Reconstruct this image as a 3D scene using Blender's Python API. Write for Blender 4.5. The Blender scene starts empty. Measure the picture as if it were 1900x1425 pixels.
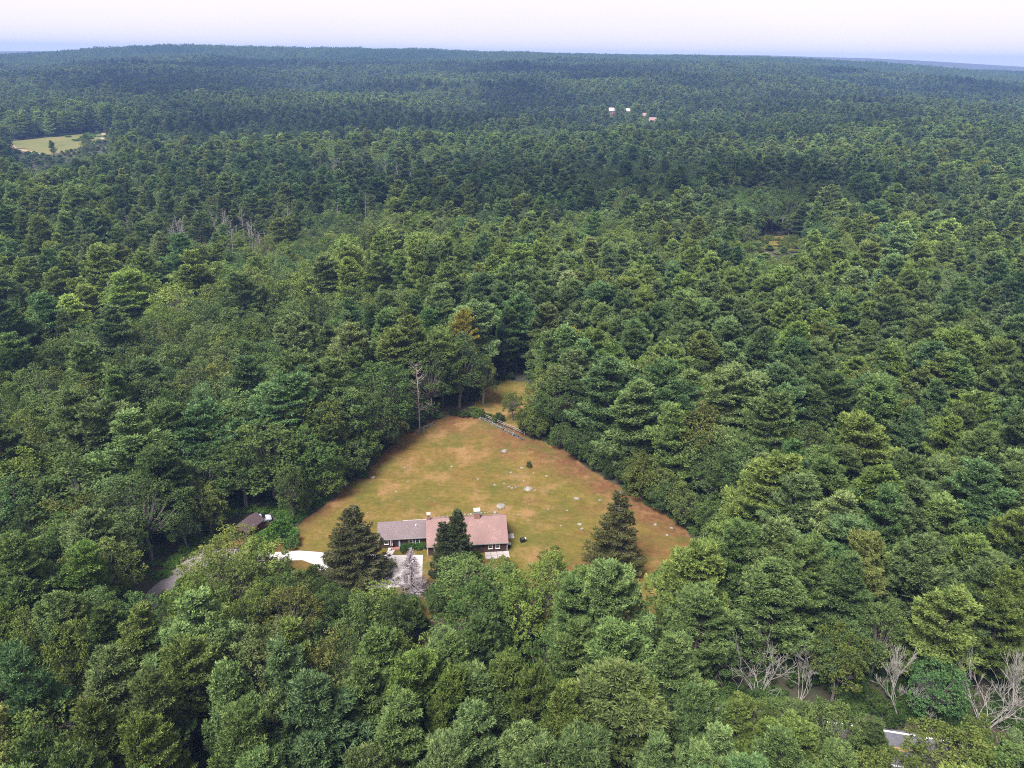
import bpy, math, random
import numpy as np
from mathutils import Vector, Matrix

# ------------------------------------------------------------------ camera, world, sun, exposure
scene = bpy.context.scene
COL = scene.collection
CAM_H = 90.0
PITCH, ROLL = math.radians(22.945), math.radians(0.756)
cam_data = bpy.data.cameras.new('camera')
cam_data.sensor_width = 36.0
cam_data.lens = 36.0 * 1435.0 / 1900.0
cam_data.clip_start, cam_data.clip_end = 1.0, 60000.0
cam = bpy.data.objects.new('camera', cam_data)
COL.objects.link(cam)
cam.matrix_world = (Matrix.Translation((0, 0, CAM_H)) @ Matrix.Rotation(math.pi / 2 - PITCH, 4, 'X')
                    @ Matrix.Rotation(ROLL, 4, 'Z'))
scene.camera = cam

SUN_EL, SUN_AZ = math.radians(58), math.radians(215)     # compass: 0 = +Y, clockwise
world = bpy.data.worlds.new('World')
scene.world = world
world.use_nodes = True
wn, wl = world.node_tree.nodes, world.node_tree.links
wn.clear()
w_out = wn.new('ShaderNodeOutputWorld')
w_bg = wn.new('ShaderNodeBackground')
w_sky = wn.new('ShaderNodeTexSky')
w_sky.sky_type = 'NISHITA'
w_sky.sun_disc = False
w_sky.sun_elevation, w_sky.sun_rotation = SUN_EL, SUN_AZ
w_sky.air_density, w_sky.dust_density, w_sky.ozone_density = 1.0, 3.0, 1.0
# thin even cloud sheet over the whole sky
w_mix = wn.new('ShaderNodeMix'); w_mix.data_type = 'RGBA'
w_noise = wn.new('ShaderNodeTexNoise'); w_noise.inputs['Scale'].default_value = 2.2; w_noise.inputs['Detail'].default_value = 5
w_tc = wn.new('ShaderNodeTexCoord')
w_map = wn.new('ShaderNodeMapping'); w_map.inputs['Scale'].default_value = (1, 1, 5)
w_ramp = wn.new('ShaderNodeMapRange')
w_ramp.inputs['From Min'].default_value, w_ramp.inputs['From Max'].default_value = .3, .7
w_ramp.inputs['To Min'].default_value, w_ramp.inputs['To Max'].default_value = .86, .96
wl.new(w_tc.outputs['Generated'], w_map.inputs['Vector'])
wl.new(w_map.outputs['Vector'], w_noise.inputs['Vector'])
wl.new(w_noise.outputs['Fac'], w_ramp.inputs['Value'])
wl.new(w_ramp.outputs['Result'], w_mix.inputs['Factor'])
wl.new(w_sky.outputs['Color'], w_mix.inputs['A'])
w_mix.inputs['B'].default_value = (5.1, 4.7, 4.78, 1)
wl.new(w_mix.outputs['Result'], w_bg.inputs['Color'])
w_bg.inputs['Strength'].default_value = 0.10
wl.new(w_bg.outputs['Background'], w_out.inputs['Surface'])

sun_data = bpy.data.lights.new('sun', 'SUN')
sun_data.energy = 4.6
sun_data.angle = math.radians(24)
sun_data.color = (1.0, 0.97, 0.92)
sun = bpy.data.objects.new('sun', sun_data)
COL.objects.link(sun)
_d = Vector((math.sin(SUN_AZ) * math.cos(SUN_EL), math.cos(SUN_AZ) * math.cos(SUN_EL), math.sin(SUN_EL)))
sun.rotation_euler = _d.to_track_quat('Z', 'Y').to_euler()
sun.location = (0, 0, 400)

vs = scene.view_settings
scene.display_settings.display_device = 'sRGB'
vs.view_transform, vs.look, vs.exposure, vs.gamma = 'Standard', 'None', 1.2, 1.0
vs.use_curve_mapping = False
scene.render.engine = 'CYCLES'
cy = scene.cycles
cy.use_denoising = False
cy.max_bounces, cy.diffuse_bounces, cy.glossy_bounces = 4, 1, 1
cy.transmission_bounces, cy.volume_bounces, cy.transparent_max_bounces = 3, 0, 8
cy.use_adaptive_sampling = False
cy.pixel_filter_type, cy.filter_width = 'BLACKMAN_HARRIS', 1.05

# ------------------------------------------------------------------ helpers
random.seed(7)

def tag(o, label=None, cat=None, group=None, kind=None):
    if label: o['label'] = label
    if cat: o['category'] = cat
    if group: o['group'] = group
    if kind: o['kind'] = kind
    return o

def link(o, parent=None):
    COL.objects.link(o)
    if parent: o.parent = parent
    return o

def empty(name, loc=(0, 0, 0), rz=0.0, parent=None):
    o = bpy.data.objects.new(name, None)
    o.empty_display_size = .3
    o.location = loc
    o.rotation_euler = (0, 0, rz)
    return link(o, parent)

def mesh_np(name, verts, faces, mats, var=None, mat_idx=None, smooth=False):
    """faces: list of int arrays (n,3) / (n,4)"""
    me = bpy.data.meshes.new(name)
    verts = np.asarray(verts, np.float32)
    if not isinstance(faces, list): faces = [faces]
    loops = np.concatenate([np.asarray(f).ravel() for f in faces]).astype(np.int32)
    sizes = np.concatenate([np.full(len(f), np.asarray(f).shape[1]) for f in faces]).astype(np.int32)
    starts = np.concatenate([[0], np.cumsum(sizes)[:-1]]).astype(np.int32)
    me.vertices.add(len(verts)); me.vertices.foreach_set('co', verts.ravel())
    me.loops.add(len(loops)); me.loops.foreach_set('vertex_index', loops)
    me.polygons.add(len(sizes)); me.polygons.foreach_set('loop_start', starts)
    if mat_idx is not None: me.polygons.foreach_set('material_index', np.asarray(mat_idx, np.int32))
    me.polygons.foreach_set('use_smooth', np.full(len(sizes), smooth))
    for m in (mats if isinstance(mats, (list, tuple)) else [mats]): me.materials.append(m)
    if var is not None:
        a = me.attributes.new('var', 'FLOAT', 'FACE')
        a.data.foreach_set('value', np.asarray(var, np.float32))
    me.update(calc_edges=True)
    me.validate()
    return me

def obj(name, me, parent=None, loc=(0, 0, 0), rz=0.0):
    o = bpy.data.objects.new(name, me)
    o.location = loc
    o.rotation_euler = (0, 0, rz)
    return link(o, parent)

class MB:
    """collects boxes, prisms and tubes into one mesh"""
    def __init__(s): s.v, s.f = [], []
    def add(s, vs, fs):
        b = len(s.v); s.v += [tuple(p) for p in vs]; s.f += [tuple(i + b for i in q) for q in fs]; return s
    def box(s, x0, x1, y0, y1, z0, z1):
        return s.add([(x0, y0, z0), (x1, y0, z0), (x1, y1, z0), (x0, y1, z0), (x0, y0, z1), (x1, y0, z1), (x1, y1, z1), (x0, y1, z1)],
                     [(3, 2, 1, 0), (4, 5, 6, 7), (0, 1, 5, 4), (1, 2, 6, 5), (2, 3, 7, 6), (3, 0, 4, 7)])
    def prism(s, prof, a0, a1, axis='x'):
        """prof: (a, z) polygon, extruded along the other horizontal axis"""
        n = len(prof)
        P = (lambda a, p: (a, p[0], p[1])) if axis == 'x' else (lambda a, p: (p[0], a, p[1]))
        vs = [P(a0, p) for p in prof] + [P(a1, p) for p in prof]
        fs = [tuple(range(n))[::-1], tuple(range(n, 2 * n))] + [(i, (i + 1) % n, n + (i + 1) % n, n + i) for i in range(n)]
        return s.add(vs, fs)
    def tube(s, pts, rad, n=6):
        pts = [Vector(p) for p in pts]
        rings = []
        for i, p in enumerate(pts):
            d = (pts[min(i + 1, len(pts) - 1)] - pts[max(i - 1, 0)]).normalized()
            a = d.orthogonal().normalized(); b = d.cross(a)
            r = rad[i] if isinstance(rad, (list, tuple)) else rad
            rings.append([p + (a * math.cos(t) + b * math.sin(t)) * r for t in (2 * math.pi * k / n for k in range(n))])
        fs = [(i * n + k, i * n + (k + 1) % n, (i + 1) * n + (k + 1) % n, (i + 1) * n + k) for i in range(len(pts) - 1) for k in range(n)]
        fs += [tuple(range(n))[::-1], tuple(range((len(pts) - 1) * n, len(pts) * n))]
        return s.add([v for r in rings for v in r], fs)
    def build(s, name, mat, parent=None, loc=(0, 0, 0), rz=0.0, smooth=False):
        me = bpy.data.meshes.new(name)
        me.from_pydata(s.v, [], s.f)
        me.materials.append(mat)
        if smooth: me.polygons.foreach_set('use_smooth', [True] * len(me.polygons))
        import bmesh
        bm = bmesh.new(); bm.from_mesh(me); bmesh.ops.recalc_face_normals(bm, faces=bm.faces); bm.to_mesh(me); bm.free()
        return obj(name, me, parent, loc, rz)

def hash_noise(x, y, seed=0):
    """smooth 2-D value noise 0..1, numpy"""
    x = np.asarray(x, float); y = np.asarray(y, float)
    xi, yi = np.floor(x), np.floor(y)
    fx, fy = x - xi, y - yi
    fx, fy = fx * fx * (3 - 2 * fx), fy * fy * (3 - 2 * fy)
    def h(a, b):
        q = np.sin(a * 127.1 + b * 311.7 + seed * 74.7) * 43758.5453
        return q - np.floor(q)
    return ((h(xi, yi) * (1 - fx) + h(xi + 1, yi) * fx) * (1 - fy) + (h(xi, yi + 1) * (1 - fx) + h(xi + 1, yi + 1) * fx) * fy)

def fbm(x, y, seed=0, oct=4):
    v, a, t = 0, .5, 0
    for i in range(oct):
        v = v + a * hash_noise(np.asarray(x) * 2 ** i, np.asarray(y) * 2 ** i, seed + i); t += a; a *= .5
    return v / t

def poly_dist(px, py, poly):
    """signed distance to a polygon, positive inside"""
    px, py = np.asarray(px, float), np.asarray(py, float)
    d = np.full(px.shape, 1e9); ins = np.zeros(px.shape, bool)
    n = len(poly)
    for i in range(n):
        ax, ay = poly[i]; bx, by = poly[(i + 1) % n]
        ex, ey = bx - ax, by - ay
        t = np.clip(((px - ax) * ex + (py - ay) * ey) / (ex * ex + ey * ey), 0, 1)
        d = np.minimum(d, np.hypot(px - ax - t * ex, py - ay - t * ey))
        c = ((ay > py) != (by > py))
        ins ^= c & (px < (bx - ax) * (py - ay) / ((by - ay) if by != ay else 1e-9) + ax)
    return np.where(ins, d, -d)

# ------------------------------------------------------------------ materials
MATS = {}
def nodes_of(name):
    m = bpy.data.materials.new(name); m.use_nodes = True
    nt = m.node_tree; nt.nodes.clear()
    MATS[name] = m
    return m, nt.nodes, nt.links

def mixc(n, l, fac, a, b, mode='MIX'):
    x = n.new('ShaderNodeMix'); x.data_type = 'RGBA'; x.blend_type = mode
    for s, k in ((fac, 'Factor'), (a, 'A'), (b, 'B')):
        if hasattr(s, 'links'): l.new(s, x.inputs[k])
        elif k == 'Factor': x.inputs[k].default_value = s
        else: x.inputs[k].default_value = (*s, 1)
    return x.outputs['Result']

def noise(n, l, scale, detail=4, coord=None, rough=.55, lo=.35, hi=.65, stretch=None):
    t = n.new('ShaderNodeTexNoise'); t.inputs['Scale'].default_value = scale
    t.inputs['Detail'].default_value = detail; t.inputs['Roughness'].default_value = rough
    if coord is not None:
        if stretch:
            mp = n.new('ShaderNodeMapping'); mp.inputs['Scale'].default_value = stretch[0]; mp.inputs['Rotation'].default_value = (0, 0, stretch[1])
            l.new(coord, mp.inputs['Vector']); coord = mp.outputs['Vector']
        l.new(coord, t.inputs['Vector'])
    r = n.new('ShaderNodeMapRange'); r.inputs['From Min'].default_value, r.inputs['From Max'].default_value = lo, hi
    l.new(t.outputs['Fac'], r.inputs['Value'])
    return r.outputs['Result']

def surface(name, c1, c2, scale=2.0, rough=.9, c3=None, scale3=.3, bump=0.0, bscale=8, spec=.3, coordkind='Object', metal=0.0, stretch=None):
    c1, c2, c3 = (tuple(q * .84 for q in c) if c else None for c in (c1, c2, c3))
    m, n, l = nodes_of(name)
    out = n.new('ShaderNodeOutputMaterial'); b = n.new('ShaderNodeBsdfPrincipled')
    tc = n.new('ShaderNodeTexCoord').outputs[coordkind]
    col = mixc(n, l, noise(n, l, scale, 5, tc, stretch=stretch), c1, c2)
    if c3: col = mixc(n, l, noise(n, l, scale3, 4, tc), col, c3)
    l.new(col, b.inputs['Base Color'])
    b.inputs['Roughness'].default_value = rough; b.inputs['Specular IOR Level'].default_value = spec; b.inputs['Metallic'].default_value = metal
    if bump:
        bp = n.new('ShaderNodeBump'); bp.inputs['Strength'].default_value = bump; bp.inputs['Distance'].default_value = .1
        l.new(noise(n, l, bscale, 6, tc, lo=.2, hi=.8), bp.inputs['Height']); l.new(bp.outputs['Normal'], b.inputs['Normal'])
    l.new(b.outputs[0], out.inputs['Surface'])
    return m

def foliage(name, base, trans=.3, gloss=.12):
    """base colour times the tree's own tint; every spray a little lighter or darker than the next"""
    m, n, l = nodes_of(name)
    out = n.new('ShaderNodeOutputMaterial')
    at = n.new('ShaderNodeAttribute'); at.attribute_type = 'INSTANCER'; at.attribute_name = 'tint'
    va = n.new('ShaderNodeAttribute'); va.attribute_type = 'GEOMETRY'; va.attribute_name = 'var'
    col = mixc(n, l, 1.0, base, at.outputs['Color'], 'MULTIPLY')
    hs = n.new('ShaderNodeHueSaturation')
    r = n.new('ShaderNodeMapRange'); r.inputs['To Min'].default_value, r.inputs['To Max'].default_value = .55, 1.5
    l.new(va.outputs['Fac'], r.inputs['Value']); l.new(r.outputs['Result'], hs.inputs['Value'])
    r2 = n.new('ShaderNodeMapRange'); r2.inputs['To Min'].default_value, r2.inputs['To Max'].default_value = .515, .475
    l.new(va.outputs['Fac'], r2.inputs['Value']); l.new(r2.outputs['Result'], hs.inputs['Hue'])
    l.new(col, hs.inputs['Color'])
    d = n.new('ShaderNodeBsdfDiffuse'); t = n.new('ShaderNodeBsdfTranslucent'); g = n.new('ShaderNodeBsdfGlossy')
    g.inputs['Roughness'].default_value = .55; g.inputs['Color'].default_value = (.5, .5, .5, 1)
    l.new(hs.outputs['Color'], d.inputs['Color']); l.new(hs.outputs['Color'], t.inputs['Color'])
    m1 = n.new('ShaderNodeMixShader'); m1.inputs['Fac'].default_value = trans
    l.new(d.outputs[0], m1.inputs[1]); l.new(t.outputs[0], m1.inputs[2])
    m2 = n.new('ShaderNodeMixShader'); m2.inputs['Fac'].default_value = gloss
    l.new(m1.outputs[0], m2.inputs[1]); l.new(g.outputs[0], m2.inputs[2])
    l.new(m2.outputs[0], out.inputs['Surface'])
    return m

M_PINE = foliage('pine_needles', (.100, .152, .049), .18, .006)
M_OAK = foliage('broad_leaves', (.080, .122, .036), .18, .006)
M_SPRUCE = foliage('spruce_needles', (.044, .055, .026), .18, .008)
M_BARK = surface('bark', (.055, .042, .032), (.10, .082, .066), 3, .95)
M_GREYBARK = surface('grey_bark', (.13, .11, .10), (.24, .21, .19), 3, .95)
M_DEAD = surface('bleached_wood', (.22, .20, .185), (.38, .355, .33), 2, .9)
M_LARCH = surface('grey_twigs', (.20, .17, .18), (.34, .29, .31), 2, .95)
M_SNAG = surface('weathered_wood', (.26, .20, .19), (.44, .36, .34), 2, .9)
M_STONE = surface('field_stone', (.22, .20, .18), (.40, .37, .34), 1.6, .9, (.13, .125, .10), .8, .6, 5)
M_WALLSTONE = surface('wall_stone', (.12, .11, .10), (.28, .265, .25), 1.2, .95, (.07, .07, .05), .7, .6, 5)
M_SHINGLE = surface('weathered_shingle_pink', (.160, .092, .087), (.330, .212, .200), 6.5, .95, (.205, .128, .120), .45, .3, 9)
M_SHINGLE2 = surface('weathered_shingle_grey', (.10, .075, .082), (.24, .190, .20), 6.5, .95, (.145, .115, .122), .45, .3, 9)
M_CLAP = surface('brown_clapboard', (.060, .030, .022), (.115, .060, .042), 3, .85, (.045, .025, .02), .6, stretch=((.4, .4, 6), 0))
M_REDWALL = surface('dark_red_boards', (.085, .022, .020), (.15, .045, .035), 3, .85, stretch=((5, 5, .5), 0))
M_SHEDROOF = surface('shed_roof', (.055, .036, .042), (.10, .068, .076), 4, .9)
M_BRICK = surface('red_brick', (.22, .075, .055), (.36, .15, .11), 7, .9, (.28, .17, .14), 2.5)
M_WHITE = surface('white_paint', (.74, .72, .70), (.82, .80, .79), 2, .6)
M_TRIM = surface('aged_white_trim', (.26, .24, .22), (.36, .34, .32), 3, .7)
M_GLASS = surface('window_glass', (.015, .016, .02), (.03, .03, .035), 1, .12, spec=.6)
M_DOOR = surface('dark_door', (.035, .022, .025), (.055, .035, .035), 2, .5)
M_BLACK = surface('black_metal', (.012, .012, .013), (.025, .025, .026), 3, .45)
M_METAL = surface('pale_metal', (.55, .55, .56), (.68, .68, .69), 3, .4, metal=.6)
M_GRAVEL = surface('white_crushed_stone', (.40, .36, .365), (.56, .51, .52), 6, .95, (.42, .385, .37), .3, .4, 14)
M_TRACK = surface('pale_dirt', (.26, .18, .13), (.36, .26, .19), .5, .95)
M_ASPHALT = surface('driveway_asphalt', (.15, .135, .145), (.22, .20, .21), 3, .9, (.28, .245, .24), .18, .3, 14)
M_ROAD = surface('road_asphalt', (.085, .085, .105), (.13, .13, .155), 3, .85, (.16, .155, .175), .2, .3, 14)
M_LINE_W = surface('white_line', (.62, .62, .62), (.8, .8, .8), 3, .7)
M_LINE_Y = surface('yellow_line', (.50, .26, .03), (.62, .34, .05), 3, .7)
M_FLAG_R = surface('flag_red', (.42, .06, .07), (.5, .09, .09), 4, .8)
M_FLAG_W = surface('flag_white', (.7, .66, .67), (.78, .75, .75), 4, .8)
M_FLAG_B = surface('flag_blue', (.035, .05, .15), (.05, .07, .19), 4, .8)
M_BANNER = surface('pale_blue_cloth', (.38, .42, .58), (.48, .52, .66), 4, .8)
M_CARPAINT = surface('silver_car_paint', (.44, .47, .55), (.50, .53, .60), 1, .3, spec=.5)
M_TYRE = surface('tyre_rubber', (.02, .02, .02), (.03, .03, .03), 4, .9)
M_ROOF_W = surface('pale_metal_roof', (.40, .34, .32), (.50, .44, .41), 1, .5)
M_FARRED = surface('barn_red', (.30, .055, .055), (.38, .085, .08), .5, .8)
M_FARPINK = surface('pink_shingle', (.26, .16, .15), (.34, .21, .19), .5, .9)
M_CREAM = surface('cream_wall', (.32, .27, .22), (.40, .34, .29), .5, .8)

def ground_mat():
    m, n, l = nodes_of('forest_floor')
    out = n.new('ShaderNodeOutputMaterial'); b = n.new('ShaderNodeBsdfPrincipled')
    g = n.new('ShaderNodeNewGeometry').outputs['Position']
    c = mixc(n, l, noise(n, l, .25, 5, g), (.070, .034, .018), (.045, .036, .016))
    c = mixc(n, l, noise(n, l, .03, 4, g), c, (.030, .045, .018))
    c = mixc(n, l, noise(n, l, 2.2, 5, g), c, (.024, .020, .011))
    l.new(c, b.inputs['Base Color']); b.inputs['Roughness'].default_value = .95
    l.new(b.outputs[0], out.inputs['Surface'])
    return m
M_GROUND = ground_mat()

def field_mat(name, dry=1.0):
    m, n, l = nodes_of(name)
    out = n.new('ShaderNodeOutputMaterial'); b = n.new('ShaderNodeBsdfPrincipled')
    g = n.new('ShaderNodeNewGeometry').outputs['Position']
    edge = n.new('ShaderNodeAttribute'); edge.attribute_name = 'litter'
    lush = n.new('ShaderNodeAttribute'); lush.attribute_name = 'lush'
    gold = mixc(n, l, noise(n, l, .9, 6, g, .65), (.162, .090, .024), (.245, .138, .048))
    green = mixc(n, l, noise(n, l, 1.1, 6, g, .65), (.098, .098, .012), (.168, .140, .024))
    nz = noise(n, l, .075, 6, g, .68, .40, .60)
    add = n.new('ShaderNodeMath'); add.operation = 'MULTIPLY_ADD'; add.use_clamp = True
    l.new(lush.outputs['Fac'], add.inputs[0]); add.inputs[1].default_value = .75
    sub = n.new('ShaderNodeMath'); sub.operation = 'MULTIPLY'; sub.inputs[1].default_value = .55; l.new(nz, sub.inputs[0])
    l.new(sub.outputs[0], add.inputs[2])
    c = mixc(n, l, add.outputs[0], gold, green)
    # mowing passes: long faint streaks
    wob = n.new('ShaderNodeTexNoise'); wob.inputs['Scale'].default_value = .035; wob.inputs['Detail'].default_value = 2; l.new(g, wob.inputs['Vector'])
    wv = n.new('ShaderNodeVectorMath'); wv.operation = 'SCALE'; wv.inputs['Scale'].default_value = 26; l.new(wob.outputs['Color'], wv.inputs[0])
    wa = n.new('ShaderNodeVectorMath'); wa.operation = 'ADD'; l.new(g, wa.inputs[0]); l.new(wv.outputs[0], wa.inputs[1])
    st = noise(n, l, 1.0, 4, wa.outputs[0], .65, .42, .62, stretch=((.07, .8, 1), .13))
    c = mixc(n, l, .0, c, c)
    x = n.new('ShaderNodeMath'); x.operation = 'MULTIPLY'; x.inputs[1].default_value = .48; l.new(st, x.inputs[0])
    c = mixc(n, l, x.outputs[0], c, (.075, .060, .014))
    # straw flecks
    x = n.new('ShaderNodeMath'); x.operation = 'MULTIPLY'; x.inputs[1].default_value = .5
    l.new(noise(n, l, 1.6, 5, g, .7, .60, .74, stretch=((.5, 1.3, 1), .1)), x.inputs[0])
    c = mixc(n, l, x.outputs[0], c, (.30, .20, .09))
    # red-brown needle litter and bare earth
    lit = mixc(n, l, noise(n, l, .8, 6, g, .65), (.095, .040, .018), (.178, .078, .042))
    e2 = n.new('ShaderNodeMath'); e2.operation = 'MULTIPLY_ADD'; e2.use_clamp = True
    l.new(noise(n, l, .16, 6, g, .65, .30, .70), e2.inputs[0]); e2.inputs[1].default_value = .75
    e3 = n.new('ShaderNodeMath'); e3.operation = 'MULTIPLY_ADD'; e3.inputs[1].default_value = 1.6; e3.inputs[2].default_value = -.74
    l.new(edge.outputs['Fac'], e3.inputs[0]); l.new(e3.outputs[0], e2.inputs[2])
    c = mixc(n, l, e2.outputs[0], c, lit)
    l.new(c, b.inputs['Base Color']); b.inputs['Roughness'].default_value = .95; b.inputs['Specular IOR Level'].default_value = .15
    # dry, worn and green patches, then fine thatch
    pt = n.new('ShaderNodeMath'); pt.operation = 'MULTIPLY'; pt.inputs[1].default_value = .85
    l.new(noise(n, l, .11, 7, g, .74, .50, .62), pt.inputs[0])
    c = mixc(n, l, pt.outputs[0], c, (.290, .165, .080))
    pt = n.new('ShaderNodeMath'); pt.operation = 'MULTIPLY'; pt.inputs[1].default_value = .85
    sh = n.new('ShaderNodeVectorMath'); sh.operation = 'ADD'; sh.inputs[1].default_value = (37, 91, 0); l.new(g, sh.inputs[0])
    l.new(noise(n, l, .10, 6, sh.outputs[0], .74, .50, .62), pt.inputs[0])
    c = mixc(n, l, pt.outputs[0], c, (.074, .088, .012))
    s2 = n.new('ShaderNodeVectorMath'); s2.operation = 'ADD'; s2.inputs[1].default_value = (-53, 17, 0); l.new(g, s2.inputs[0])
    pt = n.new('ShaderNodeMath'); pt.operation = 'MULTIPLY'; pt.inputs[1].default_value = .7
    l.new(noise(n, l, .14, 7, s2.outputs[0], .74, .56, .66), pt.inputs[0])
    c = mixc(n, l, pt.outputs[0], c, (.135, .056, .025))
    c = mixc(n, l, noise(n, l, .55, 7, g, .75, .35, .80), c, mixc(n, l, .4, c, (.28, .175, .07)))
    c = mixc(n, l, noise(n, l, 2.2, 4, g, .7, .45, .75), c, mixc(n, l, .4, c, (.05, .04, .012)))
    c = mixc(n, l, 1.0, c, (.82, .82, .76), 'MULTIPLY')
    l.new(c, b.inputs['Base Color'])
    bp = n.new('ShaderNodeBump'); bp.inputs['Strength'].default_value = 1.0; bp.inputs['Distance'].default_value = .2
    l.new(noise(n, l, 2.4, 7, g, .7, .2, .8), bp.inputs['Height']); l.new(bp.outputs['Normal'], b.inputs['Normal'])
    l.new(b.outputs[0], out.inputs['Surface'])
    return m
M_FIELD = field_mat('mown_field')

# ------------------------------------------------------------------ terrain
# ridge and skyline heights by compass bearing (degrees from straight ahead)
AZ = np.array([-180, -60, -31.3, -27.1, -21.7, -16.1, -9.1, 0, 9.1, 16.1, 22.6, 27.1, 31.3, 60, 180.])
RIDGE = np.array([45, 45, 52, 71, 83, 85, 86, 90, 82, 78, 54, 45, 34, 34, 40.])
FAR = np.array([70, 70, 72, 90, 92, 90, 100, 122, 132, 138, 120, 90, 50, 50, 60.])

def sstep(a, b, x):
    t = np.clip((x - a) / (b - a), 0, 1); return t * t * (3 - 2 * t)

def height(x, y):
    x, y = np.asarray(x, float), np.asarray(y, float)
    D = np.hypot(x, y); az = np.degrees(np.arctan2(x, y))
    r1, r2 = np.interp(az, AZ, RIDGE), np.interp(az, AZ, FAR)
    h = r1 * sstep(900, 3600, D) ** 1.15
    r2 = 90 + (r2 - 90) * .68
    h = h - (r1 - 30) * sstep(3700, 4700, D) + (r2 - 30) * sstep(4900, 6500, D)
    roll = (fbm(x / 420, y / 420, 3, 3) - .5) * 46 * sstep(380, 1100, D)
    roll = roll + (fbm(x / 1500, y / 1500, 9, 2) - .5) * 34 * sstep(900, 2400, D)
    h = h + roll * (1 - .6 * sstep(3000, 4000, D)) * (1 - sstep(4300, 5200, D) * .7)
    w = np.exp(-((x + 500) ** 2 + (y - 870) ** 2) / 230. ** 2)
    return h * (1 - w) + w * (.045 * (y - 870) - 1)

rr = np.concatenate([[0.], np.geomspace(20, 7800, 150)])
aa = np.radians(np.arange(0, 360, 1.5))
gx = (rr[:, None] * np.sin(aa)).ravel(); gy = (rr[:, None] * np.cos(aa)).ravel()
gz = height(gx, gy)
n_r, n_a = len(rr), len(aa)
ii, jj = np.meshgrid(np.arange(n_r - 1), np.arange(n_a), indexing='ij')
jn = (jj + 1) % n_a
quads = np.stack([ii * n_a + jj, ii * n_a + jn, (ii + 1) * n_a + jn, (ii + 1) * n_a + jj], -1).reshape(-1, 4)[:, ::-1]
ground = obj('ground', mesh_np('ground', np.stack([gx, gy, gz], 1), quads, M_GROUND, smooth=True))
tag(ground, 'forest floor and distant hills reaching the horizon', kind='structure')

FIELD = [(-47, 128.6), (-44.5, 134.5), (-38.5, 147.5), (-34.5, 158), (-27, 179), (-22.5, 186), (-17, 189.5), (-10.5, 190.5), (-6, 187.3),
         (2, 180), (10.5, 174.5), (19, 161.5), (25.5, 153), (31.5, 144.5), (36.3, 137), (37.2, 129.5), (34, 118), (26, 109.5), (8, 106.5), (-12, 107.5),
         (-30, 108.5), (-36.5, 116), (-41, 121.5), (-47, 123)]
FIELD2 = [(-11, 193), (-6.2, 189.2), (2, 182), (7.5, 189), (8.5, 204), (4, 214.5), (-3.5, 215.5), (-9.5, 207)]
COURT = [(-46.5, 126.4), (-41.4, 127.1), (-35.3, 126.5), (-24.4, 126.0), (-17.0, 126.2), (-16.2, 117.2), (-24, 115.2), (-33.5, 116.0),
         (-35.0, 119.2), (-36.9, 122.4), (-40.0, 124.0), (-46.5, 123.6)]
DRIVE = [(-59.4, 129.4), (-57.2, 127.6), (-46.5, 126.4), (-46.5, 123.6), (-55.8, 123.2), (-60.0, 118.5), (-62.2, 113), (-61.6, 107), (-57.5, 100.5),
         (-51, 96.3), (-55, 96.4), (-61.5, 101.5), (-65, 108), (-65.4, 114), (-63.4, 121)]
FARCLEAR = [(-552, 862), (-520, 826), (-482, 796), (-462, 792), (-452, 840), (-450, 883), (-436, 935), (-492, 955), (-518, 912), (-534, 886)]
GLADE = [(127, 398), (144, 394), (158, 418), (154, 428), (136, 427)]
SWAMP = [(-150, 520), (-50, 515), (-30, 600), (-80, 660), (-140, 640)]
BOG = [(-185, 345), (-110, 335), (-105, 385), (-170, 400)]

def sheet(name, poly, step, mat, z=.01, rag=0.0, relief=0.0):
    """a ground sheet cut to a polygon: gridded inside, following the terrain"""
    import bmesh
    from mathutils.geometry import delaunay_2d_cdt
    P = np.array(poly); n = len(poly)
    ring = []
    for i in range(n):
        a, b = P[i], P[(i + 1) % n]
        k = max(1, int(np.hypot(*(b - a)) / step))
        for t in range(k):
            q = a + (b - a) * t / k
            ring.append(q)
    ring = np.array(ring)
    if rag:
        c0 = P.mean(0); rv = ring - c0
        k = (fbm(ring[:, 0] / 2.5, ring[:, 1] / 2.5, 31, 3) - .5) * 2 * rag
        ring = ring + rv / np.linalg.norm(rv, axis=1)[:, None] * k[:, None]
    xs = np.arange(P[:, 0].min(), P[:, 0].max(), step); ys = np.arange(P[:, 1].min(), P[:, 1].max(), step)
    X, Y = np.meshgrid(xs, ys); X, Y = X.ravel(), Y.ravel()
    keep = poly_dist(X, Y, poly) > step * .45 + rag
    pts = [Vector(p) for p in ring] + [Vector((a, b)) for a, b in zip(X[keep], Y[keep])]
    e = [(i, (i + 1) % len(ring)) for i in range(len(ring))]
    v, _, f, *_ = delaunay_2d_cdt(pts, e, [], 1, 1e-4)
    v = np.array([(p.x, p.y) for p in v])
    d = poly_dist(v[:, 0], v[:, 1], poly)
    zz = height(v[:, 0], v[:, 1]) + z
    if relief: zz = zz + relief * fbm(v[:, 0] / 7, v[:, 1] / 7, 5, 3) * np.clip(d / 3, 0, 1)
    f = np.array([q for q in f])
    me = mesh_np(name, np.column_stack([v, zz]), f, mat, smooth=True)
    return tag(obj(name, me), kind='structure'), v, d

field, fv, fd = sheet('field', FIELD, 1.2, M_FIELD, .012, rag=1.3)
# litter: broad under the pines on one side, thin on the other; bare patch up the slope
x, y = fv[:, 0], fv[:, 1]
dr = np.abs((x - 38.5) * .76 + (y - 137) * .65) if False else poly_dist(x, y, FIELD)
right = sstep(-8, 6, x - (y - 180) * -.45 - 0) * sstep(112, 122, y)
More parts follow.
